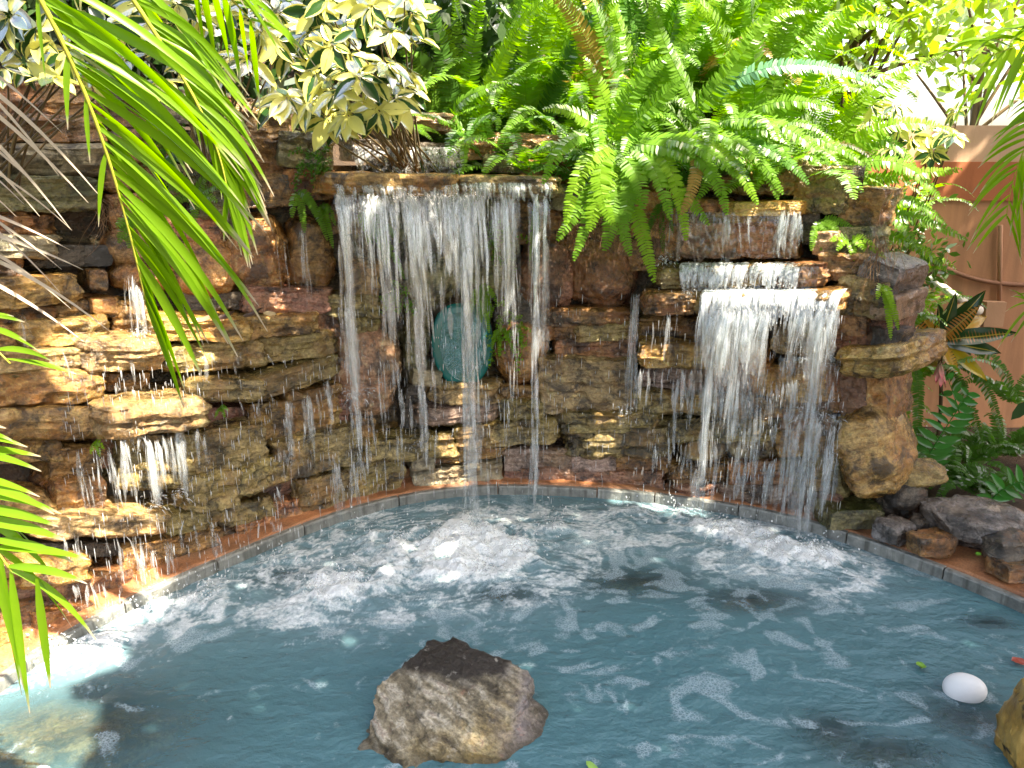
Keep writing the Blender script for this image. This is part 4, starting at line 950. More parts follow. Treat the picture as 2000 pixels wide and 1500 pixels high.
# ------------------------------------------------------------------ ferns
def frond_mb(mb, path, nrm, plen, space=0.011, pw=0.0062, seed=0, fwd=0.28, droop=0.25, rach=0.0016):
    rs = np.random.RandomState(seed); path = np.asarray(path); n = len(path)
    seg = np.r_[0, np.cumsum(np.linalg.norm(np.diff(path, axis=0), axis=1))]; L = seg[-1]
    T = np.gradient(path, axis=0); T /= np.linalg.norm(T, axis=1)[:, None]
    tube(mb, path, np.linspace(rach, rach * 0.35, n), 4)
    nrm = np.asarray(nrm, float)
    V = []; Fc = []; o = 0; m = int(L / space)
    for k in range(m):
        s = (k + 0.5) / m
        if s < 0.06: continue
        d = s * L; P = np.array([np.interp(d, seg, path[:, a]) for a in range(3)]); t = norm([np.interp(d, seg, T[:, a]) for a in range(3)])
        side = norm(np.cross(t, nrm)); up = np.cross(side, t)
        prof = min(1.0, 0.45 + 2.6 * s) * (1 - s) ** 0.42 * 1.02
        l = plen * prof
        for sg in (-1, 1):
            ll = l * rs.uniform(0.88, 1.08)
            if ll < 0.004 or rs.rand() < 0.012: continue
            dr = norm(side * sg * math.cos(fwd) + t * math.sin(fwd + rs.normal(0, .07)) + up * rs.normal(0, .10))
            w = pw * (0.55 + 0.45 * prof); tw = t - dr * (t @ dr); tw = norm(tw + up * rs.normal(0, .25))
            dn = -up * droop
            a0 = P; a1 = P + dr * ll * 0.45 + dn * ll * 0.10; a2 = P + dr * ll * 0.8 + dn * ll * 0.34; a3 = P + dr * ll + dn * ll * 0.5 + t * ll * 0.08
            V += [a0 - tw*w*.75, a0 + tw*w*.9, a1 - tw*w, a1 + tw*w, a2 - tw*w*.72, a2 + tw*w*.72, a3]
            Fc += [(o, o+1, o+3, o+2), (o+2, o+3, o+5, o+4), (o+4, o+5, o+6)]; o += 7
    if V: mb.add(np.array(V), Fc)
def frond(parent, path, nrm, plen, mat=None, seed=0, name='frond', **kw):
    if seed % 41 == 3: mat = M_FERN_Y
    mb = MB(); frond_mb(mb, path, nrm, plen, seed=seed, **kw); return mb.build(name, mat or M_FERN, parent)
def px_frond(parent, pix, plen, mat=None, seed=0, nrm=(0, -.75, .65), n=26, **kw):
    return frond(parent, bez([at_y(*q) for q in pix], n), nrm, plen, mat, seed, **kw)
FSEED = [3000]
def fern(label, x, y, z=None, n=12, length=0.6, plen=0.05, mat=None, up=0.9, az=None, group='ferns growing over the wall', spread=1.0, space=0.0125):
    if z is None: z = float(bank_z(x, y)) - 0.02
    t = thing('fern', label, 'fern', (x, y, z), group)
    for k in range(n):
        FSEED[0] += 1; rs = np.random.RandomState(FSEED[0])
        a = (2 * math.pi * (k + rs.uniform(-.3, .3)) / n) if az is None else math.radians(rs.uniform(*az))
        el = math.radians(rs.uniform(35, 85)) * up; L = length * rs.uniform(0.65, 1.15)
        h = np.array([math.cos(a), math.sin(a), 0]) * spread
        p0 = np.array([x, y, z]) + h * 0.02; d0 = h * math.cos(el) + np.array([0, 0, math.sin(el)])
        p1 = p0 + d0 * L * 0.45; p2 = p1 + (h * 0.8 + np.array([0, 0, 0.25 * math.sin(el)])) * L * 0.32
        p3 = p2 + (h * 0.7 - np.array([0, 0, 0.75])) * L * 0.28
        lat = np.array([-h[1], h[0], 0]) * rs.normal(0, .08) * L
        nr = norm(np.array([0, -.35, 1.0]) + rs.normal(0, .25, 3))
        frond(t, bez([p0, p1, p2 + lat * .5, p3 + lat], 20), nr, plen * rs.uniform(.85, 1.1), mat or M_FERN, FSEED[0], space=space)
    return t
# the big hanging fern over the middle of the wall, frond by frond
fc = at_y(1195, 285, 3.42); f1 = thing('fern', 'big bright fern with long fronds hanging over the middle of the wall', 'fern', fc, 'ferns growing over the wall')
H = [((1195,285,3.42),(1185,330,3.28),(1165,390,3.2),(1150,452,3.2),.062), ((1195,285,3.42),(1230,310,3.28),(1262,350,3.2),(1255,408,3.22),.055), ((1195,285,3.42),(1180,360,3.3),(1130,400,3.25),(1088,470,3.25),.052),
     ((1190,285,3.42),(1210,370,3.25),(1200,420,3.2),(1180,490,3.2),.058), ((1195,285,3.42),(1240,400,3.3),(1262,470,3.25),(1278,552,3.25),.05), ((1190,290,3.42),(1140,265,3.3),(1090,275,3.25),(1040,300,3.25),.035),
     ((1195,285,3.42),(1205,220,3.35),(1240,150,3.3),(1305,110,3.3),.06), ((1195,285,3.42),(1240,240,3.35),(1290,190,3.3),(1335,150,3.3),.06), ((1195,280,3.42),(1190,200,3.4),(1165,150,3.4),(1140,110,3.4),.05),
     ((1200,285,3.42),(1290,270,3.3),(1350,300,3.25),(1395,340,3.25),.055), ((1200,290,3.42),(1270,320,3.3),(1330,360,3.25),(1385,440,3.25),.05), ((1230,270,3.45),(1320,260,3.3),(1400,290,3.2),(1440,350,3.2),.05),
     ((1195,285,3.42),(1160,230,3.35),(1100,200,3.3),(1060,215,3.3),.05), ((1200,285,3.42),(1195,400,3.28),(1215,440,3.25),(1232,500,3.25),.05)]
for k, q in enumerate(H): px_frond(f1, q[:4], q[4] * 1.2, M_FERN if k % 4 else M_GREEN, 3500 + k)
for k, (u0, v0, u1, v1, u2, v2, pl) in enumerate(((1210,290,1120,330,1105,440,.055),(1215,290,1160,400,1120,510,.05),(1220,290,1290,330,1310,430,.055),(1240,280,1330,330,1340,470,.05),(1260,280,1400,300,1420,420,.055),(1180,285,1100,260,1060,360,.05),(1300,270,1440,300,1480,400,.055),(1330,260,1480,280,1530,380,.05),(1240,290,1230,380,1215,470,.055),(1205,290,1150,360,1200,440,.06),(1350,270,1380,330,1330,420,.045),(1400,280,1500,310,1520,390,.05))):
    px_frond(f1, ((u0, v0, 3.42), ((u0 + u1) / 2, min(v0, v1) - 15, 3.32), (u1, v1, 3.22), (u2, v2, 3.2)), pl, M_FERN if k % 3 else M_GREEN, 3560 + k)
fc = at_y(1380, 250, 3.55); f2 = thing('fern', 'arching fern with one long blue green frond reaching right', 'fern', fc, 'ferns growing over the wall')
H = [((1380,200,3.5),(1450,120,3.4),(1580,100,3.35),(1725,165,3.35),.062,M_FERN_B), ((1390,240,3.5),(1470,215,3.35),(1550,235,3.25),(1622,322,3.25),.065,M_FERN), ((1330,240,3.5),(1400,180,3.4),(1450,110,3.4),(1505,25,3.4),.07,M_FERN),
     ((1400,260,3.5),(1480,190,3.4),(1560,180,3.3),(1640,220,3.3),.06,M_FERN), ((1400,270,3.5),(1480,270,3.3),(1540,300,3.2),(1580,360,3.2),.055,M_FERN_D), ((1370,230,3.5),(1330,150,3.4),(1290,80,3.4),(1270,0,3.4),.06,M_FERN),
     ((1395,270,3.5),(1380,310,3.35),(1400,350,3.25),(1360,390,3.25),.045,M_FERN), ((1400,230,3.5),(1440,60,3.5),(1500,10,3.5),(1600,20,3.5),.06,M_GREEN), ((1400,260,3.5),(1520,240,3.35),(1620,260,3.3),(1700,330,3.3),.055,M_FERN)]
for k, q in enumerate(H): px_frond(f2, q[:4], q[4], q[5], 3600 + k)
fc = at_y(1650, 400, 3.62); f4 = thing('fern', 'dense fern arching right from the shoulder of the rock wall', 'fern', fc, 'ferns growing over the wall')
H = [((1630,330,3.6),(1690,240,3.55),(1780,215,3.5),(1870,265,3.5),.06,M_GREEN), ((1640,340,3.6),(1710,290,3.5),(1790,310,3.45),(1840,395,3.45),.06,M_FERN), ((1645,370,3.6),(1720,340,3.5),(1790,340,3.45),(1880,330,3.45),.055,M_GREEN), ((1650,400,3.6),(1715,385,3.5),(1765,425,3.45),(1800,500,3.45),.055,M_FERN), ((1660,430,3.6),(1730,410,3.5),(1800,415,3.45),(1890,470,3.45),.055,M_FERN), ((1665,450,3.6),(1700,440,3.5),(1740,490,3.45),(1750,560,3.45),.045,M_FERN_D),
     ((1660,440,3.6),(1740,460,3.5),(1800,470,3.45),(1850,530,3.45),.05,M_GREEN), ((1640,360,3.6),(1680,330,3.5),(1700,380,3.45),(1710,450,3.45),.05,M_FERN), ((1640,300,3.6),(1660,200,3.6),(1720,150,3.6),(1800,130,3.6),.06,M_GREEN), ((1640,330,3.6),(1700,250,3.6),(1750,260,3.5),(1790,330,3.5),.055,M_FERN), ((1650,400,3.6),(1690,420,3.5),(1700,470,3.45),(1690,540,3.42),.04,M_FERN_D), ((1650,380,3.6),(1740,370,3.5),(1800,390,3.45),(1850,440,3.45),.05,M_FERN)]
for k, q in enumerate(H): px_frond(f4, q[:4], q[4], q[5], 3800 + k)
fc = at_y(915, 270, 3.5); f3 = thing('fern', 'small fern dropping fronds onto the right end of the top fall', 'fern', fc, 'ferns growing over the wall')
H = [((915,265,3.5),(890,300,3.4),(905,250,3.3),(955,275,3.3),.035), ((915,265,3.5),(900,290,3.35),(910,310,3.3),(905,335,3.3),.03), ((910,255,3.5),(860,215,3.4),(900,180,3.35),(1000,160,3.35),.045), ((920,255,3.5),(950,200,3.4),(985,230,3.3),(970,255,3.3),.035), ((915,260,3.5),(860,230,3.4),(820,215,3.35),(790,225,3.3),.03)]
for k, q in enumerate(H): px_frond(f3, q[:4], q[4], M_FERN, 3700 + k)
FERNS = [ # x, y, n, length, plen, mat, label
 (-0.10,3.95,12,.60,.045,M_FERN_D,'dark fern beside the cream leaved shrub at the back'),
 (0.10,3.85,12,.55,.045,M_FERN,'upright fern above the right end of the top slab'),
 (0.30,4.05,14,.75,.055,M_FERN,'tall fern standing behind the top slab'),
 (0.02,4.35,12,.75,.055,M_FERN,'tall yellow green fern at the top edge left of centre'),
 (0.55,4.25,14,.80,.06,M_FERN,'tall fern at the top edge over the big hanging fern'),
 (0.62,3.75,12,.60,.05,M_FERN,'leafy fern just left of the arching fern crown'),
 (0.95,3.85,14,.70,.055,M_FERN,'full fern behind the arching blue green frond'),
 (0.95,4.40,14,.85,.06,M_FERN,'tall bright fern at the top edge right of centre'),
 (1.25,3.70,13,.60,.05,M_FERN,'fern spilling over the top of the right cascade'),
 (1.30,4.15,14,.75,.055,M_GREEN,'sunlit yellow green fern behind the right cascade'),
 (1.45,3.75,12,.55,.05,M_FERN,'fern hanging at the shoulder right of the cascade'),
 (1.62,3.95,12,.60,.05,M_GREEN,'bright fern on the slope left of the orange wall'),
 (1.40,4.55,14,.80,.06,M_GREEN,'glowing fern high at the top right'),
 (1.75,4.25,12,.65,.05,M_FERN,'fern leaning against the end of the orange wall'),
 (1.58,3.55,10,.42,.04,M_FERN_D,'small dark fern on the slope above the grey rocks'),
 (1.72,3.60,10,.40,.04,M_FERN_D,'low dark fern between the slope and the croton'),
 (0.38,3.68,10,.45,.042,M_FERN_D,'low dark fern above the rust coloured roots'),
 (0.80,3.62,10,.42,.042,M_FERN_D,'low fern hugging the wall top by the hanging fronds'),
 (1.10,3.58,10,.42,.042,M_FERN,'low fern on the wall top above the red stones'),
]
for a in FERNS: fern(a[6], a[0], a[1], None, int(a[2] * 1.6), a[3] * 1.25, a[4] * 1.35, a[5])
# tall fronds rising to the top of the picture
def tall_fern(label, x, y, n, seed, mats, L=(.75, 1.15), plen=.075, lean=(-.55, .55)):
    z = float(bank_z(x, y)) - .02; t = thing('fern', label, 'fern', (x, y, z), 'ferns growing over the wall'); r_ = np.random.RandomState(seed); b = np.array([x, y, z])
    for k in range(n):
        l = r_.uniform(*L); lx = r_.uniform(*lean); ly = r_.uniform(-.5, .25)
        h = np.array([lx, ly, 0]); p1 = b + (h * .35 + [0, 0, .55]) * l; p2 = b + (h * .8 + [0, 0, .88]) * l; p3 = p2 + (h * .75 + np.array([0, 0, r_.uniform(-.28, .08)])) * l * .55
        frond(t, bez([b + h * .03, p1, p2, p3], 24), norm(np.array([-lx * .3, -.9, .55]) + r_.normal(0, .2, 3)), plen * r_.uniform(.85, 1.15), mats[k % len(mats)], seed * 50 + k, space=.0125, pw=.0068)
TF = [(-.25,4.1,10,'tall fern rising just right of the cream leaved shrub'), (.05,4.15,12,'tall fern rising behind the top fall'), (.35,4.35,12,'tall fern at the top edge above the hanging fern'), (.7,4.2,12,'tall fern at the top edge left of the blue green frond'),
      (1.0,4.3,12,'tall fern at the top edge above the blue green frond'), (1.3,4.3,12,'tall lit fern at the top edge above the right cascade'), (1.6,4.4,12,'tall lit fern near the top right corner'), (.55,3.85,10,'bushy fern behind the big hanging fern'), (1.15,3.85,10,'bushy fern behind the arching fern'), (1.5,4.0,10,'bushy lit fern above the right slope')]
for k, a in enumerate(TF): tall_fern(a[3], a[0], a[1], a[2], 70 + k, [M_FERN, M_GREEN, M_FERN] if k > 3 else [M_FERN, M_FERN_D, M_GREEN])
# small ferns rooted in the joints of the wall
def wall_fern(label, u, v, off, specs, plen, mat=None, group='small ferns in the wall joints', **kw):
    P = on_wall(u, v, off); t = thing('fern', label, 'fern', P, group)
    for k, (du, dv, c1, c2) in enumerate(specs):
        Y = P[1] - .03; path = bez([P, at_y(u + c1, v + c2, Y), at_y(u + du * .8, v + dv * .6, Y - .03), at_y(u + du, v + dv, Y - .03)], 14)
        frond(t, path, (0, -.9, .4), plen, mat or M_FERN, 3900 + int(u) + k, space=0.009, pw=.0045, **kw)
wall_fern('small fern hanging left of the main curtain of water', 580, 375, -.1, [(15,80,5,10),(60,95,30,10),(-10,50,-8,10),(40,50,20,-5)], .026)
wall_fern('thin fern hanging right beside the left end of the top slab', 625, 400, -.1, [(25,85,10,10),(5,50,0,10),(30,40,20,0)], .02)
wall_fern('broad leafed fern frond low behind the long palm leaf', 262, 425, -.14, [(-30,50,-15,10),(-10,60,-15,20),(-36,20,-20,0)], .035)
wall_fern('fern behind the falling water on the left side of the recess', 700, 415, -.06, [(60,110,25,10),(25,70,10,10),(80,60,40,0),(90,130,40,30)], .026)
wall_fern('bright fern above the teal panel', 935, 560, -.08, [(5,70,0,20),(25,60,15,10),(-15,50,-5,10),(35,30,20,-5),(20,90,10,30)], .024, M_GREEN)
wall_fern('slim fern strand hanging beside the right end of the curtain', 1045, 395, -.15, [(0,220,2,70),(-10,120,-4,40)], .014)
wall_fern('tuft of fern right of the teal panel', 975, 640, -.08, [(0,60,0,20),(-15,45,-8,10),(20,30,10,-5),(30,55,20,10)], .016, M_GREEN)
wall_fern('tiny fern under the sunlit ledge on the left', 185, 862, -.12, [(10,30,4,5),(-8,25,-4,5),(18,15,8,0)], .016, M_GREEN)
wall_fern('tiny fern in a joint below the olive ledge', 430, 795, -.14, [(10,25,4,5),(-10,22,-4,5),(18,10,8,-3)], .012)
wall_fern('fern tuft on the shelf behind the palm leaves', 380, 385, -.08, [(-40,-60,-20,-40),(30,-70,15,-40),(-55,20,-30,-5),(45,10,25,-10),(0,50,0,10),(60,-30,30,-25),(-70,-30,-30,-25)], .03)
wall_fern('feathery fern tuft high behind the left palm frond', 330, 300, -.08, [(-40,-50,-20,-30),(30,-60,15,-40),(-50,25,-30,-5),(50,15,25,-10),(10,50,0,10),(70,40,30,5)], .028, M_FERN_D)
wall_fern('fern under the flat stone above the top slab', 800, 250, -.08, [(30,10,15,-6),(-25,14,-12,-6),(45,25,20,0),(60,12,25,-8)], .018)
wall_fern('fern growing by the dark joint right of the red stones', 1600, 430, -.06, [(25,50,10,10),(-15,60,-10,20),(45,30,20,0),(60,60,25,10),(10,80,5,30),(80,30,40,-10)], .026)
wall_fern('small ferns patch right of the pale pink block', 1660, 470, -.08, [(30,20,15,-10),(-25,20,-12,-10),(50,10,25,-15),(10,40,5,10),(-40,0,-20,-15),(70,35,35,0)], .026, M_GREEN)
wall_fern('light green fern tuft by the angular grey rock', 1725, 555, -.16, [(20,50,12,10),(10,80,12,30),(-12,30,-6,5),(30,90,20,40),(15,110,15,50)], .022, M_GREEN)
wall_fern('fern draped over the wall right of the hanging fern', 1290, 395, -.08, [(-30,80,-10,20),(25,60,12,10),(5,100,2,30),(50,30,25,-10)], .022, M_FERN_D)
# moss-like maidenhair sprigs behind the curtain
def sprigs(label, u, v, off, n, du, dv, mat, seed):
    P = on_wall(u, v, off); t = thing('maidenhair', label, 'fern', P, 'small ferns in the wall joints'); rs = np.random.RandomState(seed)
    for k in range(n):
        mb = MB(); b = on_wall(u + rs.normal(0, du * .3), v + rs.normal(0, dv * .3), off); d = norm([rs.normal(0, .6), -.6, rs.normal(-.2, .6)]); L = rs.uniform(.05, .10)
        path = bez([b, b + d * L * .6 + [0, 0, .01], b + d * L - [0, 0, .03]], 10); tube(mb, path, .0008, 4)
        for q in path[2:]:
            for _ in range(3):
                c = q + rs.normal(0, .008, 3); a = norm(rs.normal(size=3)) * .007; e = norm(np.cross(a, rs.normal(size=3))) * .006
                mb.add([c - a, c + e, c + a, c - e], [(0, 1, 2, 3)])
        mb.build('sprig', mat, t)
sprigs('maidenhair fern clump spilling right of the teal panel', 1000, 640, -.1, 26, 45, 80, M_GREEN, 1)
sprigs('maidenhair fern growing on the dark rock left of the recess', 775, 585, -.08, 16, 30, 60, M_FERN, 2)
sprigs('maidenhair fern on the wet rock high behind the curtain', 975, 470, -.05, 18, 50, 70, M_FERN, 3)
sprigs('small leafy tuft above the left end of the top slab', 620, 320, -.1, 18, 50, 30, M_FERN_D, 4)
# rust coloured hanging roots
for lab, u, v, du, n, ln, sd in (('rust coloured roots hanging over the dark red rock', 1160, 440, 70, 70, .34, 1), ('fine roots hanging under the ferns at the right', 1300, 420, 40, 30, .25, 2), ('thin pale roots dangling at the left by the mossy stone', 200, 400, 22, 16, .22, 3), ('dry roots and stems under the fern on the right slope', 1720, 470, 40, 30, .30, 4)):
    rs = np.random.RandomState(sd); mb = MB()
    for k in range(n):
        b = on_wall(u + rs.normal(0, du * .5), v + rs.normal(0, 10), -.16); L = ln * rs.uniform(.3, 1.1)
        e = b + np.array([rs.normal(0, .06), rs.normal(0, .02), -L])
        pt = bez([b, b + rs.normal(0, .03, 3) * [1, .4, 1] - [0, 0, L*.3], e + rs.normal(0, .05, 3) * [1, .3, 1] + [0, 0, L*.3], e], 12)
        tube(mb, pt, np.linspace(.0012, .0005, 12), 4)
    o = mb.build('roots', M_ROOT); stuff(o); o['label'] = lab

# ------------------------------------------------------------------ palms
def leaflet_mesh(base, d, L, w, droop, nrm, mat, rs, twist=0.0, fold=0.25):
    n = 11; s = np.linspace(0, 1, n); d = norm(d)
    P = base[None] + d[None] * (L * s)[:, None]; P[:, 2] -= droop * L * s ** 2.4
    T = np.gradient(P, axis=0); T /= np.linalg.norm(T, axis=1)[:, None]
    nn = norm(nrm)
    S = np.cross(T, nn[None]); S /= np.linalg.norm(S, axis=1)[:, None] + 1e-9
    Nn = np.cross(S, T)
    tw = twist * s; S2 = S * np.cos(tw)[:, None] + Nn * np.sin(tw)[:, None]; N2 = np.cross(S2, T)
    prof = w * np.clip((0.35 + 2.6 * s), 0, 1) * np.clip((1.02 - s) * 2.1, 0, 1) ** 0.8
    A = P - S2 * prof[:, None] + N2 * (prof * fold)[:, None]; B = P + S2 * prof[:, None] + N2 * (prof * fold)[:, None]
    V = np.stack([A, P, B], 1).reshape(-1, 3)
    mb = MB(); mb.add(V, grid_faces(n, 3), s=np.repeat(s, 3)); return mb.mesh('leaflet', mat)
def palm_frond(parent, ctrl, rows, mat, seed, r=0.006, stalk=None, n=28):
    """ctrl: control points of the midrib; rows: (direction vector, count, length(s), width, droop, angle to the midrib)"""
    rs = np.random.RandomState(seed); path = bez(ctrl, n); mb = MB(); tube(mb, path, np.linspace(r, r * .3, n), 6)
    fr_ = mb.build('frond', stalk or M_RACHIS, parent)
    T = np.gradient(path, axis=0); T /= np.linalg.norm(T, axis=1)[:, None]
    for side, cnt, s0, s1, Lf, w, droop, ang, nr in rows:
        for k in range(cnt):
            s = s0 + (s1 - s0) * (k + rs.uniform(-.25, .25)) / max(1, cnt - 1); s = min(.995, max(0, s))
            P = np.array([np.interp(s, np.linspace(0, 1, n), path[:, a]) for a in range(3)]); t = norm([np.interp(s, np.linspace(0, 1, n), T[:, a]) for a in range(3)])
            sd = norm(np.asarray(side, float) - t * (t @ np.asarray(side, float)))
            an = math.radians((ang(s) if callable(ang) else ang) + rs.normal(0, 4)); d = norm(t * math.cos(an) + sd * math.sin(an) + rs.normal(0, .035, 3))
            me = leaflet_mesh(P, d, Lf(s) * rs.uniform(.9, 1.08), w * rs.uniform(.85, 1.1), droop * rs.uniform(.6, 1.5), np.asarray(nr) + rs.normal(0, .22, 3), mat, rs, rs.normal(0, .35))
            put('leaflet', me, fr_)
def stem(parent, pts, r0, r1, name='stem', mat=None):
    mb = MB(); tube(mb, bez(pts, 20), np.linspace(r0, r1, 20), 8); mb.build(name, mat or M_RACHIS, parent)
p1 = thing('palm', 'areca palm arching two long green fronds across the upper left', 'palm', (-2.15, 1.05, 0.06), 'palms at the edges')
a0 = np.array([-2.15, 1.05, 0.06])
A = [at_y(45,-60,1.72), at_y(165,140,1.75), at_y(225,320,1.80), at_y(285,590,1.87)]
stem(p1, [a0, a0 + [.1,.2,1.5], np.array([-1.45,1.5,2.45]), A[0]], .02, .006)
palm_frond(p1, A, [((.95,.25,.15), 25, .02, .99, lambda s: .40 - .03*s - .16*max(0, s-.6)/.4, .0108, .30, lambda s: 44 - 5*s - 28*max(0, s-.6)/.4, (-.25,-.8,.5)), ((.55,.8,.1), 20, .05, .99, lambda s: .33 - .02*s - .12*max(0, s-.6)/.4, .0095, .38, lambda s: 36 - 6*s - 22*max(0, s-.6)/.4, (-.3,-.8,.4)), ((-.5,-.2,-.3), 4, .1, .6, lambda s: .10, .006, .5, 26, (0,-1,.3))], M_PALM, 21)
B = [at_y(215,-70,1.95), at_y(330,110,1.98), at_y(425,230,2.0), at_y(445,380,2.02)]
stem(p1, [a0 + [.03,0,0], a0 + [.2,.3,1.6], np.array([-1.2,1.6,2.5]), B[0]], .018, .006)
palm_frond(p1, B, [((1,.2,.25), 24, .02, .99, lambda s: (.25 - .12*s), .0085, .55, lambda s: 46 - 30*s, (-.1,-.85,.5)), ((.3,.9,.0), 18, .05, .99, lambda s: (.20 - .08*s), .008, .4, lambda s: 38 - 24*s, (-.2,-.9,.3)), ((-.6,.3,-.2), 8, .45, .99, lambda s: .09, .006, .4, 16, (0,-1,.3))], M_PALM, 22)
C2 = [at_y(330,-140,1.95), at_y(380,-60,2.0), at_y(450,-10,2.03), at_y(490,40,2.08)]
stem(p1, [a0 + [.05,.02,0], a0 + [.4,.3,1.7], np.array([-.9,1.7,2.5]), C2[0]], .016, .005)
palm_frond(p1, C2, [((.9,.3,.3), 8, .05, .99, lambda s: .16, .007, .6, 40, (-.1,-.85,.5)), ((-.6,.5,-.3), 8, .1, .99, lambda s: .18, .008, .35, 46, (-.1,-.85,.5))], M_PALM, 23)
p2 = thing('palm', 'drying palm frond with pale grey leaf tips entering at the left edge', 'palm', (-2.3, 1.25, 0.06), 'palms at the edges')
b0 = np.array([-2.3, 1.25, 0.06])
D = [at_y(-190,-20,1.9), at_y(-210,150,1.9), at_y(-205,330,1.9), at_y(-170,500,1.9)]
stem(p2, [b0, b0 + [0,.1,1.3], D[0] + [-.2,-.05,.25], D[0]], .02, .006)
palm_frond(p2, D, [((1,.1,-.15), 13, .06, .97, lambda s: .36 + .07*math.sin(s*9), .0048, .22, 68, (-.1,-.7,.7)), ((1,.5,-.1), 5, .1, .9, lambda s: .33, .0045, .25, 70, (-.1,-.7,.7))], M_PALM_DRY, 24)
p3 = thing('palm', 'palm with sunlit yellow green leaflets low at the left edge', 'palm', (-1.95, 0.95, 0.06), 'palms at the edges')
e0 = np.array([-1.95, 0.95, 0.06])
E = [at_y(-250,780,1.6), at_y(-150,820,1.55), at_y(-95,950,1.5), at_y(25,1120,1.5)]
stem(p3, [e0, e0 + [.0,.2,.7], E[0] + [-.15,-.1,.2], E[0]], .02, .006)
palm_frond(p3, E, [((1,.05,.40), 13, .25, .97, lambda s: .25 - .08*s, .0105, .22, 58, (-.1,-.6,.8)), ((.9,.4,.0), 6, .45, .99, lambda s: .16, .009, .5, 30, (-.1,-.8,.5)), ((-.3,-.2,-1), 7, .55, .99, lambda s: .24, .0085, .3, 26, (-.1,-.9,.2))], M_PALM, 25)
G = [at_y(-170,560,1.75), at_y(-110,590,1.72), at_y(-50,640,1.72), at_y(20,710,1.7)]
stem(p3, [e0 + [.02,0,0], e0 + [.0,.3,.8], G[0] + [-.15,-.1,.1], G[0]], .016, .004)
palm_frond(p3, G, [((.8,.1,.5), 5, .1, .9, lambda s: .12, .007, .3, 50, (-.1,-.7,.7)), ((.8,.1,-.3), 4, .05, .95, lambda s: .14, .008, .2, 36, (-.1,-.6,.8))], M_PALM, 26)
lm = leaflet_mesh(at_y(72,1130,1.5), np.array([-.05,0,-1]), .27, .0085, .0, np.array([.2,-1,0]), M_PALM, RNG, .4)
put('leaflet', lm, p3)
p4 = thing('palm', 'palm reaching thin hanging fronds in from the right edge', 'palm', (3.2, 2.2, 0.06), 'palms at the edges')
g0 = np.array([3.2, 2.2, 0.06])
for k, (Cc, rows) in enumerate([
   ([at_y(2120,20,2.9), at_y(2060,60,2.9), at_y(1990,90,2.9), at_y(1930,110,2.95)], [((-.4,.1,1), 9, .05, .95, lambda s: .22, .008, .5, 50, (0,-.8,.5)), ((-.6,.1,-1), 9, .05, .95, lambda s: .20, .008, .4, 40, (0,-.8,.5))]),
   ([at_y(2110,180,2.9), at_y(2040,200,2.9), at_y(1980,290,2.9), at_y(1965,430,2.95)], [((-1,.1,.1), 17, .05, .98, lambda s: .20 - .06*s, .007, .45, 48, (0,-.9,.4)), ((1,.2,-.2), 12, .1, .98, lambda s: .18, .007, .4, 30, (0,-.9,.4))]),
   ([at_y(2120,480,3.0), at_y(2080,560,3.0), at_y(2050,600,3.0), at_y(2010,600,3.0)], [((-.5,.1,1), 7, .2, .98, lambda s: .14, .005, .3, 50, (0,-.9,.4)), ((-.5,.1,-1), 7, .2, .98, lambda s: .14, .005, .3, 40, (0,-.9,.4))])]):
    stem(p4, [g0 + [.02*k,0,0], g0 + [0,.1,1.4], Cc[0] + [.3,-.05,.25], Cc[0]], .02, .005)
    palm_frond(p4, Cc, rows, M_PALM, 40 + k, r=.004)

# ------------------------------------------------------------------ variegated shrubs: whorls of leaflets
def broad_leaf(L, W, mat, name='leaf', curl=0.25, n=8, wave=0.0, seed=0):
    s = np.linspace(0, 1, n); a = np.linspace(-1, 1, 5); rs = np.random.RandomState(seed)
    w = W / 2 * np.sin(np.pi * np.clip(s, 0.0, 1) ** 0.8) ** 0.75 + 0.0006; V = []; e = []
    for i in range(n):
        for k in a:
            V.append((L * s[i], w[i] * k, -curl * L * s[i] ** 2 + 0.12 * W * k * k - 0.01 * W + wave * W * math.sin(s[i] * 9 + k)))
            e.append(abs(k))
    mb = MB(); mb.add(V, grid_faces(n, 5), e=e, s=np.repeat(s, 5)); return mb.mesh(name, mat)
SCH = [broad_leaf(.100 * f, .046 * f, M_SCHEF, curl=c, seed=k) for k, (f, c) in enumerate([(1, .15), (.9, .3), (1.1, .22), (.75, .1)])]
def look(dirv, upv):
    xx = norm(dirv); z = norm(np.asarray(upv, float) - xx * (xx @ np.asarray(upv, float))); y = np.cross(z, xx)
    return Matrix(((xx[0], y[0], z[0], 0), (xx[1], y[1], z[1], 0), (xx[2], y[2], z[2], 0), (0, 0, 0, 1)))
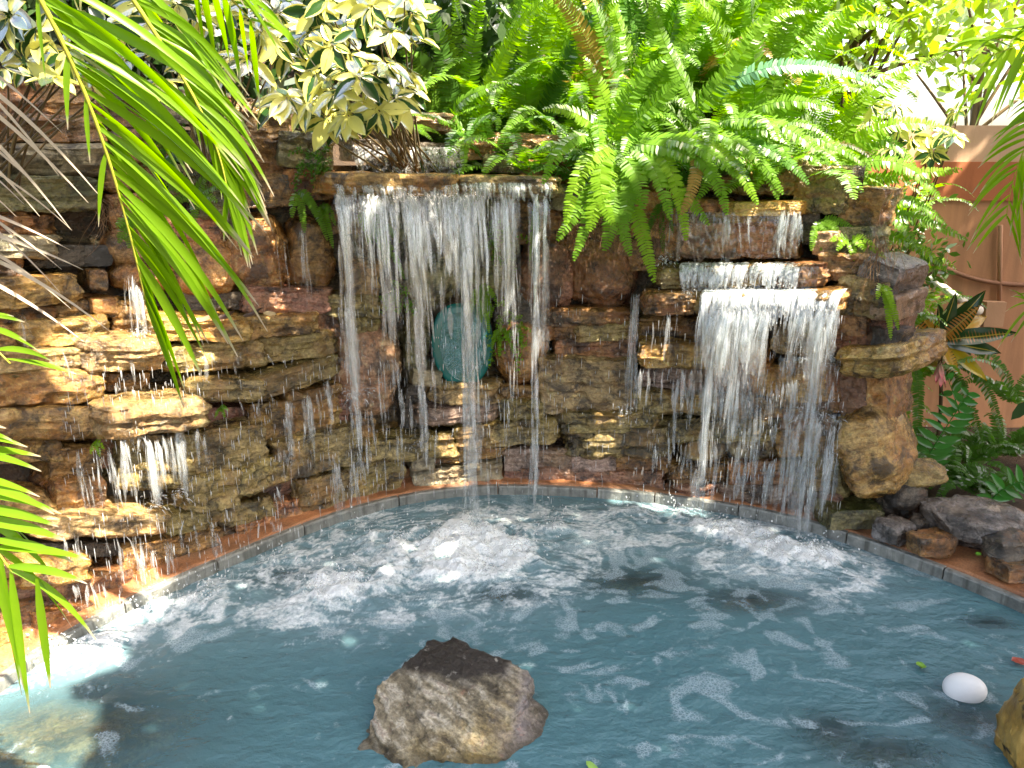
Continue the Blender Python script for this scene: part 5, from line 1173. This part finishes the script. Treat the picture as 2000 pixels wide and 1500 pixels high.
def schefflera(label, base, spots, seed, scale=1.0, fac=(0, -.75, .65)):
    t = thing('shrub', label, 'shrub', base, 'variegated shrubs above the wall'); rs = np.random.RandomState(seed); base = np.asarray(base, float)
    for (u, v, Y) in spots:
        c = at_y(u, v, Y); mid = base * .45 + c * .55 + rs.normal(0, .05, 3) + [0, 0, .08]
        ax = norm(np.asarray(fac) + rs.normal(0, .35, 3))
        mb = MB(); tube(mb, bez([base + rs.normal(0, .06, 3) * [1, 1, 0], mid, c - ax * .08, c], 10), np.linspace(.005, .0022, 10), 5)
        st = mb.build('twig', M_TWIG, t)
        b1 = norm(np.cross(ax, [0.3, 0.1, 1])); b2 = np.cross(ax, b1); m = rs.randint(7, 10); ph = rs.rand() * 6
        for k in range(m):
            a = ph + 2 * math.pi * k / m + rs.normal(0, .1); d = norm(b1 * math.cos(a) + b2 * math.sin(a) + ax * rs.uniform(-.05, .35) - np.array([0, 0, .35]))
            M = look(d, ax + rs.normal(0, .2, 3)); M.translation = Vector(c + d * .012); M = M @ Matrix.Scale(scale * rs.uniform(.75, 1.15), 4)
            put('leaf', SCH[rs.randint(4)], st, M)
rs = np.random.RandomState(77)
def spots(n, u0, u1, v0, v1, y0, y1, test=None):
    S = []; tries = 0
    while len(S) < n and tries < 4000:
        tries += 1; u, v = rs.uniform(u0, u1), rs.uniform(v0, v1)
        if test and not test(u, v): continue
        if any((u - a)**2 + (v - b)**2 < 34**2 for a, b, _ in S) and rs.rand() < .85: continue
        S.append((u, v, rs.uniform(y0, y1)))
    return S
S1 = spots(33, 520, 815, -20, 275, 2.95, 3.35, lambda u, v: v < 235 - max(0, (u - 790)) * 4 and v < 120 + (u - 500) * 1.1 + 40 and (u < 770 or v < 180))
S1 += [(740,215,2.95), (680,225,2.95), (640,232,3.0), (600,200,3.0), (700,150,2.9), (655,180,2.9), (560,190,3.0), (770,190,3.0)]
schefflera('cream and green variegated shrub drooping over the top of the wall', (-.45, 3.75, float(bank_z(-.45, 3.75))), S1, 61)
S2 = spots(18, 230, 560, -20, 130, 2.9, 3.3, lambda u, v: v < 160 - (abs(u - 400)) * .2)
schefflera('variegated shrub behind the palm fronds', (-1.15, 3.3, float(bank_z(-1.15, 3.3))), S2, 62)
S3 = [(20,30,2.7),(50,120,2.75),(100,150,2.75),(130,95,2.8),(160,30,2.8),(210,50,2.85),(70,60,2.75),(0,130,2.7),(240,120,2.9),(180,130,2.85),(310,160,2.9)]
schefflera('variegated shrub at the top left corner', (-1.9, 2.9, float(bank_z(-1.9, 2.9))), S3, 63)
S4 = spots(12, 1690, 1870, 190, 300, 3.7, 3.95, lambda u, v: v > 170 + (1880 - u) * .1)
schefflera('small dark variegated shrub before the orange wall', (1.75, 4.1, float(bank_z(1.75, 4.1))), S4, 64, .7)

# ------------------------------------------------------------------ plants in the right corner
def croton_mat():
    N = NT('croton_leaf'); oi = N.n('ObjectInfo').outputs['Random']; tc = N.n('TexCoord').outputs['Object']; e = N.n('Attribute', attribute_name='e').outputs['Fac']
    n = N.noise(tc, 22, 3, 0.5)
    v = N.n('Mapping', inp={'Vector': tc, 'Scale': (1, .25, 1)}).outputs[0]
    vein = N.n('TexWave', wave_type='BANDS', bands_direction='X', inp={'Vector': v, 'Scale': 22.0, 'Distortion': 3.0}).outputs['Fac']
    g = N.mix(n, (0.012,0.045,0.012), (0.03,0.085,0.018))
    y = N.mix(N.math('FRACT', N.math('MULTIPLY', oi, 5.0)), (0.55,0.42,0.02), (0.50,0.16,0.05))
    k = N.n('MapRange', inp={0: N.math('ADD', N.math('MULTIPLY', vein, 0.5), N.math('SUBTRACT', N.math('MULTIPLY_ADD', oi, 1.9, n), N.math('MULTIPLY', e, 0.3))), 1: 1.5, 2: 1.75}).outputs[0]
    c = N.mix(k, g, y)
    c = N.mix(N.n('MapRange', inp={0: e, 1: 0.10, 2: 0.02}).outputs[0], c, (0.45,0.36,0.06))
    d = N.n('BsdfPrincipled', inp={'Base Color': c, 'Roughness': 0.22}).outputs[0]; t = N.n('BsdfTranslucent', inp={'Color': c}).outputs[0]
    return N.surf(N.n('MixShader', inp={0: .25, 1: d, 2: t}).outputs[0])
M_CROT = croton_mat()
cb = at_y(1838, 800, 3.72); cb[2] = .16
cr = thing('croton', 'croton with broad dark green, yellow and orange leaves by the orange wall', 'shrub', cb)
mb = MB(); tube(mb, bez([cb, cb + [.02,0,.2], at_y(1835,672,3.7)], 8), .009, 6); mb.build('stem', M_TWIG, cr)
cc = at_y(1833, 668, 3.7)
CL = [((.45,-.3,.85),.30,.085),((.95,-.3,.28),.34,.085),((.35,-.5,.75),.24,.07),((-.45,-.5,.55),.22,.08),((-.9,-.4,.35),.20,.065),((-.75,-.6,-.15),.15,.07),((.7,-.4,-.45),.28,.07),((.95,-.2,-.05),.30,.08),((.1,-.3,.95),.24,.07),((.6,.3,.7),.28,.08),((-.6,.2,.6),.24,.075),((.2,-.7,-.5),.18,.06),((.8,.2,.4),.32,.085),((-.2,-.4,.9),.2,.07)]
for k, (d, L_, W_) in enumerate(CL):
    M = look(d, (0, -.8, .6)); M.translation = Vector(cc); put('leaf', broad_leaf(L_, W_, M_CROT, 'leaf', .22, 10, .05, k), cr, M)
# broad leaved ferns
def broad_fern(label, base, tip, mid, n, L, W, mat, seed, group):
    t = thing('holly_fern', label, 'fern', base, group); rs = np.random.RandomState(seed); path = bez([base, mid[0], mid[1], tip], 30)
    mb = MB(); tube(mb, path, np.linspace(.004, .0015, 30), 6); fr_ = mb.build('frond', M_HOLLY, t)
    T = np.gradient(path, axis=0); T /= np.linalg.norm(T, axis=1)[:, None]
    for k in range(n):
        s = .12 + .86 * k / (n - 1); i = int(s * 29); tt = T[i]; side = norm(np.cross(tt, (0, -1, .25)))
        for sg in (-1, 1):
            d = norm(side * sg + tt * .45 + rs.normal(0, .08, 3)); f = min(1, .5 + 1.5 * s) * (1.05 - s) ** .4
            M = look(d, np.array([0, -.8, .5]) + rs.normal(0, .15, 3)); M.translation = Vector(path[i]); put('leaf', broad_leaf(L * f, W * (.6 + .4 * f), mat, 'leaf', .18, 7, 0, k), fr_, M)
G5 = 'plants in the right corner'
broad_fern('holly fern with one broad glossy frond leaning over the rocks', at_y(1790,950,3.45), at_y(1895,765,3.3), [at_y(1800,900,3.4), at_y(1850,830,3.3)], 13, .145, .040, M_HOLLY, 1, G5)
broad_fern('holly fern with broad leaflets at the right edge above the grey boulder', at_y(1930,985,3.1), at_y(2060,940,2.95), [at_y(1950,950,3.05), at_y(2000,930,3.0)], 8, .11, .034, M_HOLLY, 2, G5)
broad_fern('upright bright green leaf shoot left of the croton', at_y(1880,840,3.5), at_y(1850,735,3.42), [at_y(1875,800,3.45), at_y(1862,770,3.42)], 4, .10, .034, M_HOLLY, 3, G5)
t = thing('fern', 'dark fern with one long frond drooping before the orange wall', 'fern', at_y(1830,760,3.9), G5)
for k, q in enumerate([((1840,700,3.8),(1900,640,3.75),(1950,690,3.7),(1990,785,3.7),.06), ((1840,720,3.8),(1890,680,3.75),(1930,740,3.7),(1960,850,3.7),.05), ((1830,720,3.8),(1870,720,3.75),(1900,780,3.7),(1920,880,3.7),.05)]):
    px_frond(t, q[:4], q[4], M_FERN_D, 4100 + k)
t = thing('fern', 'pale fern hanging straight down beside the golden boulder', 'fern', at_y(1775,690,3.45), G5)
for k, q in enumerate([((1780,700,3.45),(1768,740,3.4),(1765,800,3.38),(1768,880,3.38),.045), ((1785,700,3.45),(1800,740,3.4),(1795,820,3.38),(1785,900,3.38),.04), ((1770,760,3.45),(1760,800,3.4),(1752,860,3.38),(1756,930,3.36),.035)]):
    px_frond(t, q[:4], q[4], M_FERN_D if k == 1 else M_FERN, 4200 + k)
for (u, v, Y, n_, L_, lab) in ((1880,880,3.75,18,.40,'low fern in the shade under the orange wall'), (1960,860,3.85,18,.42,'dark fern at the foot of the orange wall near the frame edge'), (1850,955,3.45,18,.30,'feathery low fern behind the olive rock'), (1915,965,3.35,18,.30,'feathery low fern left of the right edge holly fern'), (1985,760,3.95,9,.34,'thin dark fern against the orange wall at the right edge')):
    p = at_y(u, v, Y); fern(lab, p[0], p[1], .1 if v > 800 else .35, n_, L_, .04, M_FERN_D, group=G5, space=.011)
for (x_, y_, z_, n_, L_, m_, lab) in ((2.0,3.75,.55,14,.42,M_FERN,'fern spilling over the slope before the orange wall'), (1.85,3.9,.95,14,.48,M_GREEN,'bright fern high on the slope beside the orange wall'), (2.1,4.1,.75,12,.45,M_FERN,'fern half covering the orange band of the wall'), (1.78,3.62,.75,12,.36,M_FERN,'fern above the croton on the slope'), (1.95,4.15,1.25,14,.5,M_GREEN,'lit fern at the left end of the orange wall top')):
    fern(lab, x_, y_, z_, n_, L_, .045, m_, group=G5)
# bromeliad flower
bp_ = at_y(1842, 770, 3.4); br = thing('bromeliad', 'pink tipped bromeliad flower hanging below the croton', 'flower', bp_, G5)
def _pink(N):
    s = N.n('Attribute', attribute_name='s').outputs['Fac']; c = N.mix(s, (0.42,0.36,0.22), (0.62,0.12,0.16))
    return N.surf(N.n('BsdfPrincipled', inp={'Base Color': c, 'Roughness': 0.5}).outputs[0])
M_PINK = mat_simple('pink_bract', _pink)
for k in range(9):
    M = look((.25 * math.cos(k * 2.4), .2 * math.sin(k * 2.4) - .1, -1), (math.cos(k * 2.4), math.sin(k * 2.4) - .6, .2)); M.translation = Vector(at_y(1836 + k * .5, 705 + k * 3, 3.4)); put('bract', broad_leaf(.07, .022, M_PINK, 'bract', -.1, 6), br, M)
mb = MB(); tube(mb, bez([bp_, at_y(1830,740,3.42), at_y(1834,700,3.42)], 8), .004, 5); mb.build('stalk', M_TWIG, br)

# ------------------------------------------------------------------ fallen leaves
def flat_leaf(label, p, L, W, rot, col, tilt=0.1, curl=.2, name='leaf', grp='fallen leaves'):
    def f(N): 
        n = N.noise(N.n('TexCoord').outputs['Object'], 40, 4)
        return N.surf(N.n('BsdfPrincipled', inp={'Base Color': N.ramp(n, [(.3, tuple(c * .6 for c in col)), (.7, col)]), 'Roughness': .4}).outputs[0])
    me = broad_leaf(L, W, mat_simple('leaf_' + name, f), name, curl, 8, .06)
    M = Matrix.Translation(tuple(p)) @ Matrix.Rotation(rot, 4, 'Z') @ Matrix.Rotation(tilt, 4, 'X')
    tag(put(name, me, None, M), label, 'leaf', grp)
def ledge_p(u, v):   # where the pixel ray meets the top of the leaf covered ledge
    return at_z(u, v, LZ)
LZ = float(on_wall(440, 622, -.15)[2]) + .012
flat_leaf('curled pinkish brown dead leaf lying on the golden ledge', ledge_p(378,628), .085, .03, .3, (0.34,0.17,0.11), .5, -.4, 'dead_leaf')
flat_leaf('crumpled dark dead leaf in the middle of the golden ledge', ledge_p(425,622), .075, .035, .1, (0.05,0.025,0.015), .6, -.5, 'dead_leaf')
flat_leaf('dark curled dead leaf right of the middle on the golden ledge', ledge_p(475,618), .08, .03, .2, (0.055,0.03,0.018), .5, -.5, 'dead_leaf')
flat_leaf('pale straw dead leaf at the right end of the golden ledge', ledge_p(515,612), .06, .03, -.3, (0.50,0.38,0.20), .4, .1, 'dead_leaf')
flat_leaf('orange dead leaf behind the pale one on the ledge', ledge_p(548,606), .04, .03, .4, (0.38,0.13,0.05), .3, .1, 'dead_leaf')
for (u, v, L_, W_, r_, c_, lab) in ((1040,1396,.035,.018,.2,(0.20,0.42,0.03),'small bright green leaf floating right of the boulder'), (1145,1488,.055,.02,-.9,(0.25,0.45,0.08),'green leaf floating at the bottom edge of the pool'), (1800,1306,.04,.03,1.2,(0.16,0.36,0.03),'green leaf floating above the white float'), (1975,1290,.05,.035,-.2,(0.30,0.05,0.03),'red leaf floating near the right frame edge'), (1908,1085,.04,.02,.8,(0.12,0.35,0.03),'green weed leaf below the big grey boulder')):
    p = at_z(u, v, .012 if v > 1150 else .12); flat_leaf(lab, p, L_, W_, r_, c_, .1, .1, 'floating_leaf' if v > 1150 else 'weed_leaf', 'floating leaves' if v > 1150 else None)

# ------------------------------------------------------------------ orange garden wall with pipes
def _plaster(col, s):
    def f(N):
        tc = N.n('TexCoord').outputs['Object']; n = N.noise(tc, 3, 5, .6); n2 = N.noise(tc, 60, 4, .6); st = N.noise(N.n('Mapping', inp={'Vector': tc, 'Scale': (9, 9, .8)}).outputs[0], 1, 4)
        c = N.ramp(n, [(.3, tuple(c * .8 for c in col)), (.7, col)]); c = N.mix(N.ramp(st, [(.48,(0,0,0)),(.66,(.6,)*3)]), c, tuple(c * .5 for c in col))
        b = N.n('Bump', inp={'Strength': .3, 'Distance': .004, 'Height': n2})
        return N.surf(N.n('BsdfPrincipled', inp={'Base Color': c, 'Roughness': .8, 'Normal': b.outputs[0]}).outputs[0])
    return mat_simple(s, f)
WY = 4.45
gw = thing('garden_wall', 'peach orange rendered garden wall with a terracotta band at the right', 'wall', (3.4, WY, .05))
zt, zb1, zb0 = at_y(1900,245,WY)[2], at_y(1900,316,WY)[2], at_y(1900,392,WY)[2]
mb = MB(); box(mb, (1.85, WY, -.05), (6.2, WY + .15, zb0)); mb.build('lower_render', _plaster((0.47,0.23,0.12), 'peach_render'), gw, False)
mb = MB(); box(mb, (1.85, WY - .012, zb0), (6.2, WY + .15, zb1)); mb.build('band', _plaster((0.42,0.13,0.05), 'terracotta_paint'), gw, False)
mb = MB(); box(mb, (1.85, WY, zb1), (6.2, WY + .15, zt)); mb.build('upper_render', _plaster((0.55,0.36,0.24), 'pale_render'), gw, False)
M_PIPE = _plaster((0.26,0.12,0.07), 'painted_conduit')
mb = MB(); tube(mb, bez([at_y(1800,500,WY-.02), at_y(1880,545,WY-.02), at_y(1930,560,WY-.02), at_y(2060,556,WY-.02)], 24), .013, 8); mb.build('cable', M_PIPE, gw)
mb = MB(); tube(mb, np.array([at_y(1952,590,WY-.02), at_y(1953,505,WY-.02), at_y(1954,440,WY-.02)]), .012, 8); mb.build('conduit', _plaster((0.42,0.22,0.13), 'peach_conduit'), gw)
p = at_y(1928, 610, WY); mb = MB(); box(mb, (p[0]-.05, WY-.07, p[2]-.07), (p[0]+.06, WY-.001, p[2]+.07)); mb.build('junction_box', _plaster((0.44,0.25,0.15), 'peach_box'), gw, False)
def _pvc(N): return N.surf(N.n('BsdfPrincipled', inp={'Base Color': (.72,.70,.64,1), 'Roughness': .3}).outputs[0])
mb = MB(); tube(mb, np.array([at_y(1815,543,4.2), at_y(1860,575,4.25), at_y(1905,603,4.33)]), .022, 10); tube(mb, np.array([at_y(1893,597,4.31), at_y(1912,607,4.34)]), .028, 10)
pv = mb.build('pipe', mat_simple('white_plastic', _pvc)); tag(pv, 'short white plastic pipe sloping towards the wall box', 'pipe')

# ------------------------------------------------------------------ background trees and the shade tree
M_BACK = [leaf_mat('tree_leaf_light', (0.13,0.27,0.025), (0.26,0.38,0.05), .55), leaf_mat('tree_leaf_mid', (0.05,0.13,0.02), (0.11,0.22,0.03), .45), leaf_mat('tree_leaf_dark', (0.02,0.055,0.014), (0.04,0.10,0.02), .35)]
def leaf_cloud(mb, C, size, rs, asp=0.42):
    n = len(C); a = rs.normal(size=(n, 3)); a /= np.linalg.norm(a, axis=1)[:, None]; b = np.cross(a, rs.normal(size=(n, 3))); b /= np.linalg.norm(b, axis=1)[:, None]
    s = size * rs.uniform(.6, 1.3, (n, 1)); nn = np.cross(a, b)
    V = np.stack([C - a*s, C - a*s*.2 + b*s*asp + nn*s*.08, C + a*s*.5 + b*s*asp*.7, C + a*s, C + a*s*.5 - b*s*asp*.7, C - a*s*.2 - b*s*asp + nn*s*.08], 1).reshape(-1, 3)
    mb.add(V, [(6*i, 6*i+1, 6*i+2, 6*i+3, 6*i+4, 6*i+5) for i in range(n)])
def tree(label, base, top, rx, ry, rz, n, size, mat, seed, cat='tree', name='tree', grp='trees behind the bank'):
    rs = np.random.RandomState(seed); base = np.asarray(base, float); top = np.asarray(top, float)
    t = thing(name, label, cat, base, grp); mb = MB()
    tube(mb, bez([base, base*.6 + top*.4 + rs.normal(0, .1, 3), top], 14), np.linspace(.07, .03, 14), 8)
    cl = []
    for k in range(16):
        e = top + rs.normal(0, .45, 3) * [rx, ry, rz]; cl.append(e); s0 = base + (top - base) * rs.uniform(.5, .95)
        tube(mb, bez([s0, (s0 + e) / 2 + [0, 0, .1], e], 8), np.linspace(.022, .005, 8), 5)
    mb.build('trunk', M_TWIG, t)
    ci = rs.randint(0, len(cl), n); C = np.array(cl)[ci] + rs.normal(0, .22, (n, 3)) * [rx, ry, rz]
    mb = MB(); leaf_cloud(mb, C, size, rs); mb.build('crown', mat, t)
tree('tree with light yellow green leaves filling the top right corner', (2.6,6.4,.05), (2.5,6.2,2.6), 1.1,.6,.7, 1500, .07, M_BACK[0], 71)
tree('bright sunlit bush behind the ferns right of centre', (1.5,5.9,.05), (1.4,5.7,2.4), .9,.5,.6, 2000, .06, M_BACK[0], 72)
tree('mid green bush behind the tall ferns in the centre', (.5,5.6,2.0), (.5,5.5,2.5), .9,.5,.55, 3200, .06, M_BACK[1], 73)
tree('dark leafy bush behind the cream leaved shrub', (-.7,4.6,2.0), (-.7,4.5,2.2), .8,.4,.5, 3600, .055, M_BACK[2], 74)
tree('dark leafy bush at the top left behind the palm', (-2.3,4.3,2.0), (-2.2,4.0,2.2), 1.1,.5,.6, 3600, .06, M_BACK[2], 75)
tree('tall pale green tree far behind the centre', (1.0,9.5,.05), (.8,9.4,4.2), 2.2,.8,1.4, 2600, .11, M_BACK[0], 76)
tree('tall mid green tree far behind the left side', (-3.0,8.8,.05), (-2.8,8.6,4.2), 2.4,.8,1.4, 4500, .11, M_BACK[1], 77)
tree('far pale tree beyond the orange wall', (5.0,9.0,.05), (5.0,9.0,3.0), 1.6,.8,1.0, 500, .10, M_BACK[0], 78)
tree('leafy bush with small dark leaves on the slope right of the cascade', (1.66,3.7,float(bank_z(1.66,3.7))), (1.66,3.62,.95), .26,.2,.35, 1500, .022, M_BACK[1], 79, 'bush', 'bush')

tree('dense dark shrub added out of view at the right to block sky light', (3.3,2.9,.05), (3.2,2.9,1.5), .9,.8,1.2, 5000, .07, M_BACK[2], 80, 'shrub', 'shrub', None)  # unseen, added to keep sky light off the right bank
# shade tree: stands right of the camera, its crown spreads over the pool and lets the sun through in places
GAPS = []
for (u, v, off, r) in ((235,688,-.15,.11),(300,800,-.22,.12),(190,650,-.12,.05),(130,700,-.14,.05),(400,648,-.17,.045),(230,1020,-.15,.09),(150,1030,-.15,.04),(110,1125,-.12,.05),(1450,535,-.12,.08),(1390,540,-.12,.05),(1530,570,-.18,.09),(1450,570,-.18,.08),(1460,650,-.3,.07),(1590,640,-.3,.06),(1480,400,-.14,.04),(1270,690,-.22,.03),(1550,645,-.2,.04),(60,480,-.1,.05)):
    GAPS.append((on_wall(u, v, off), r))
for (u, v, r) in ((870,1085,.035),(800,1075,.03),(940,1105,.03),(690,1150,.03),(750,1120,.02),(1000,1070,.02),(90,1290,.09)): GAPS.append((at_z(u, v, 0), r))
for (u, v, Y, r) in ((1750,150,4.2,.42),(1620,240,3.6,.16),(1850,200,4.0,.15),(1560,60,4.2,.28),(1400,60,4.2,.22),(1200,50,4.2,.22),(1030,60,4.2,.18),(700,140,3.1,.17),(780,60,3.2,.14),(600,90,3.1,.10),(1700,430,3.6,.10),(1780,500,3.8,.06),(1845,560,4.2,.03),(1480,170,3.4,.12),(1290,130,3.3,.10),(1230,210,3.3,.08),(350,350,2.9,.05),(370,340,2.7,.05),
                     (280,150,1.8,.20),(330,330,1.9,.12),(300,560,1.87,.10),(430,180,1.95,.12),(60,900,1.5,.22),(60,1050,1.5,.18),(40,700,1.7,.06),(500,200,2.0,.06),(1150,400,3.22,.05)):
    GAPS.append((at_y(u, v, Y), r))
rs = np.random.RandomState(99); C = []
N_LEAF = 38000
G3 = np.c_[rs.uniform(-2.8, 3.6, N_LEAF), rs.uniform(0.2, 5.2, N_LEAF), rs.uniform(0, 1.8, N_LEAF)]
zc = 3.15 + 0.22 * G3[:, 1] + rs.uniform(0, 1.1, N_LEAF) ** 1.5
C = G3 + SUN_DIR[None] * ((zc - G3[:, 2]) / SUN_DIR[2])[:, None]
ok = np.ones(N_LEAF, bool)
ok &= ~((G3[:, 1] > 3.55) & (G3[:, 0] < 2.05) & (rs.rand(N_LEAF) < 0.93))      # thinner over the bank
for g, r in GAPS:
    d = C - g[None]; d = d - (d @ SUN_DIR)[:, None] * SUN_DIR[None]; dist = np.linalg.norm(d, axis=1)
    ok &= dist > r + (0.02 if g[2] < .01 else 0.09 if r < .16 else .05)
C = C[ok]
sh = thing('shade_tree', 'leafy tree overhead whose crown dapples the pool with shade', 'tree', (3.6, 0.4, .05)); mb = MB(); b0 = np.array([3.6, .4, .05])
tube(mb, bez([b0, b0 + [.1,.1,1.5], b0 + [-.3,.4,2.9], b0 + [-.9,.9,3.9]], 16), np.linspace(.16, .06, 16), 10)
for k in range(12):
    e = C[rs.randint(len(C))]; s0 = b0 + [-.3 - .05*k, .4 + .04*k, 2.9 + .08*k]; tube(mb, bez([s0, (s0 + e) / 2 + [0, 0, .25], e + [0, 0, .15]], 10), np.linspace(.04, .006, 10), 6)
mb.build('trunk', M_TWIG, sh)
mb = MB(); leaf_cloud(mb, C, .09, rs, .5); mb.build('crown', M_BACK[1], sh)
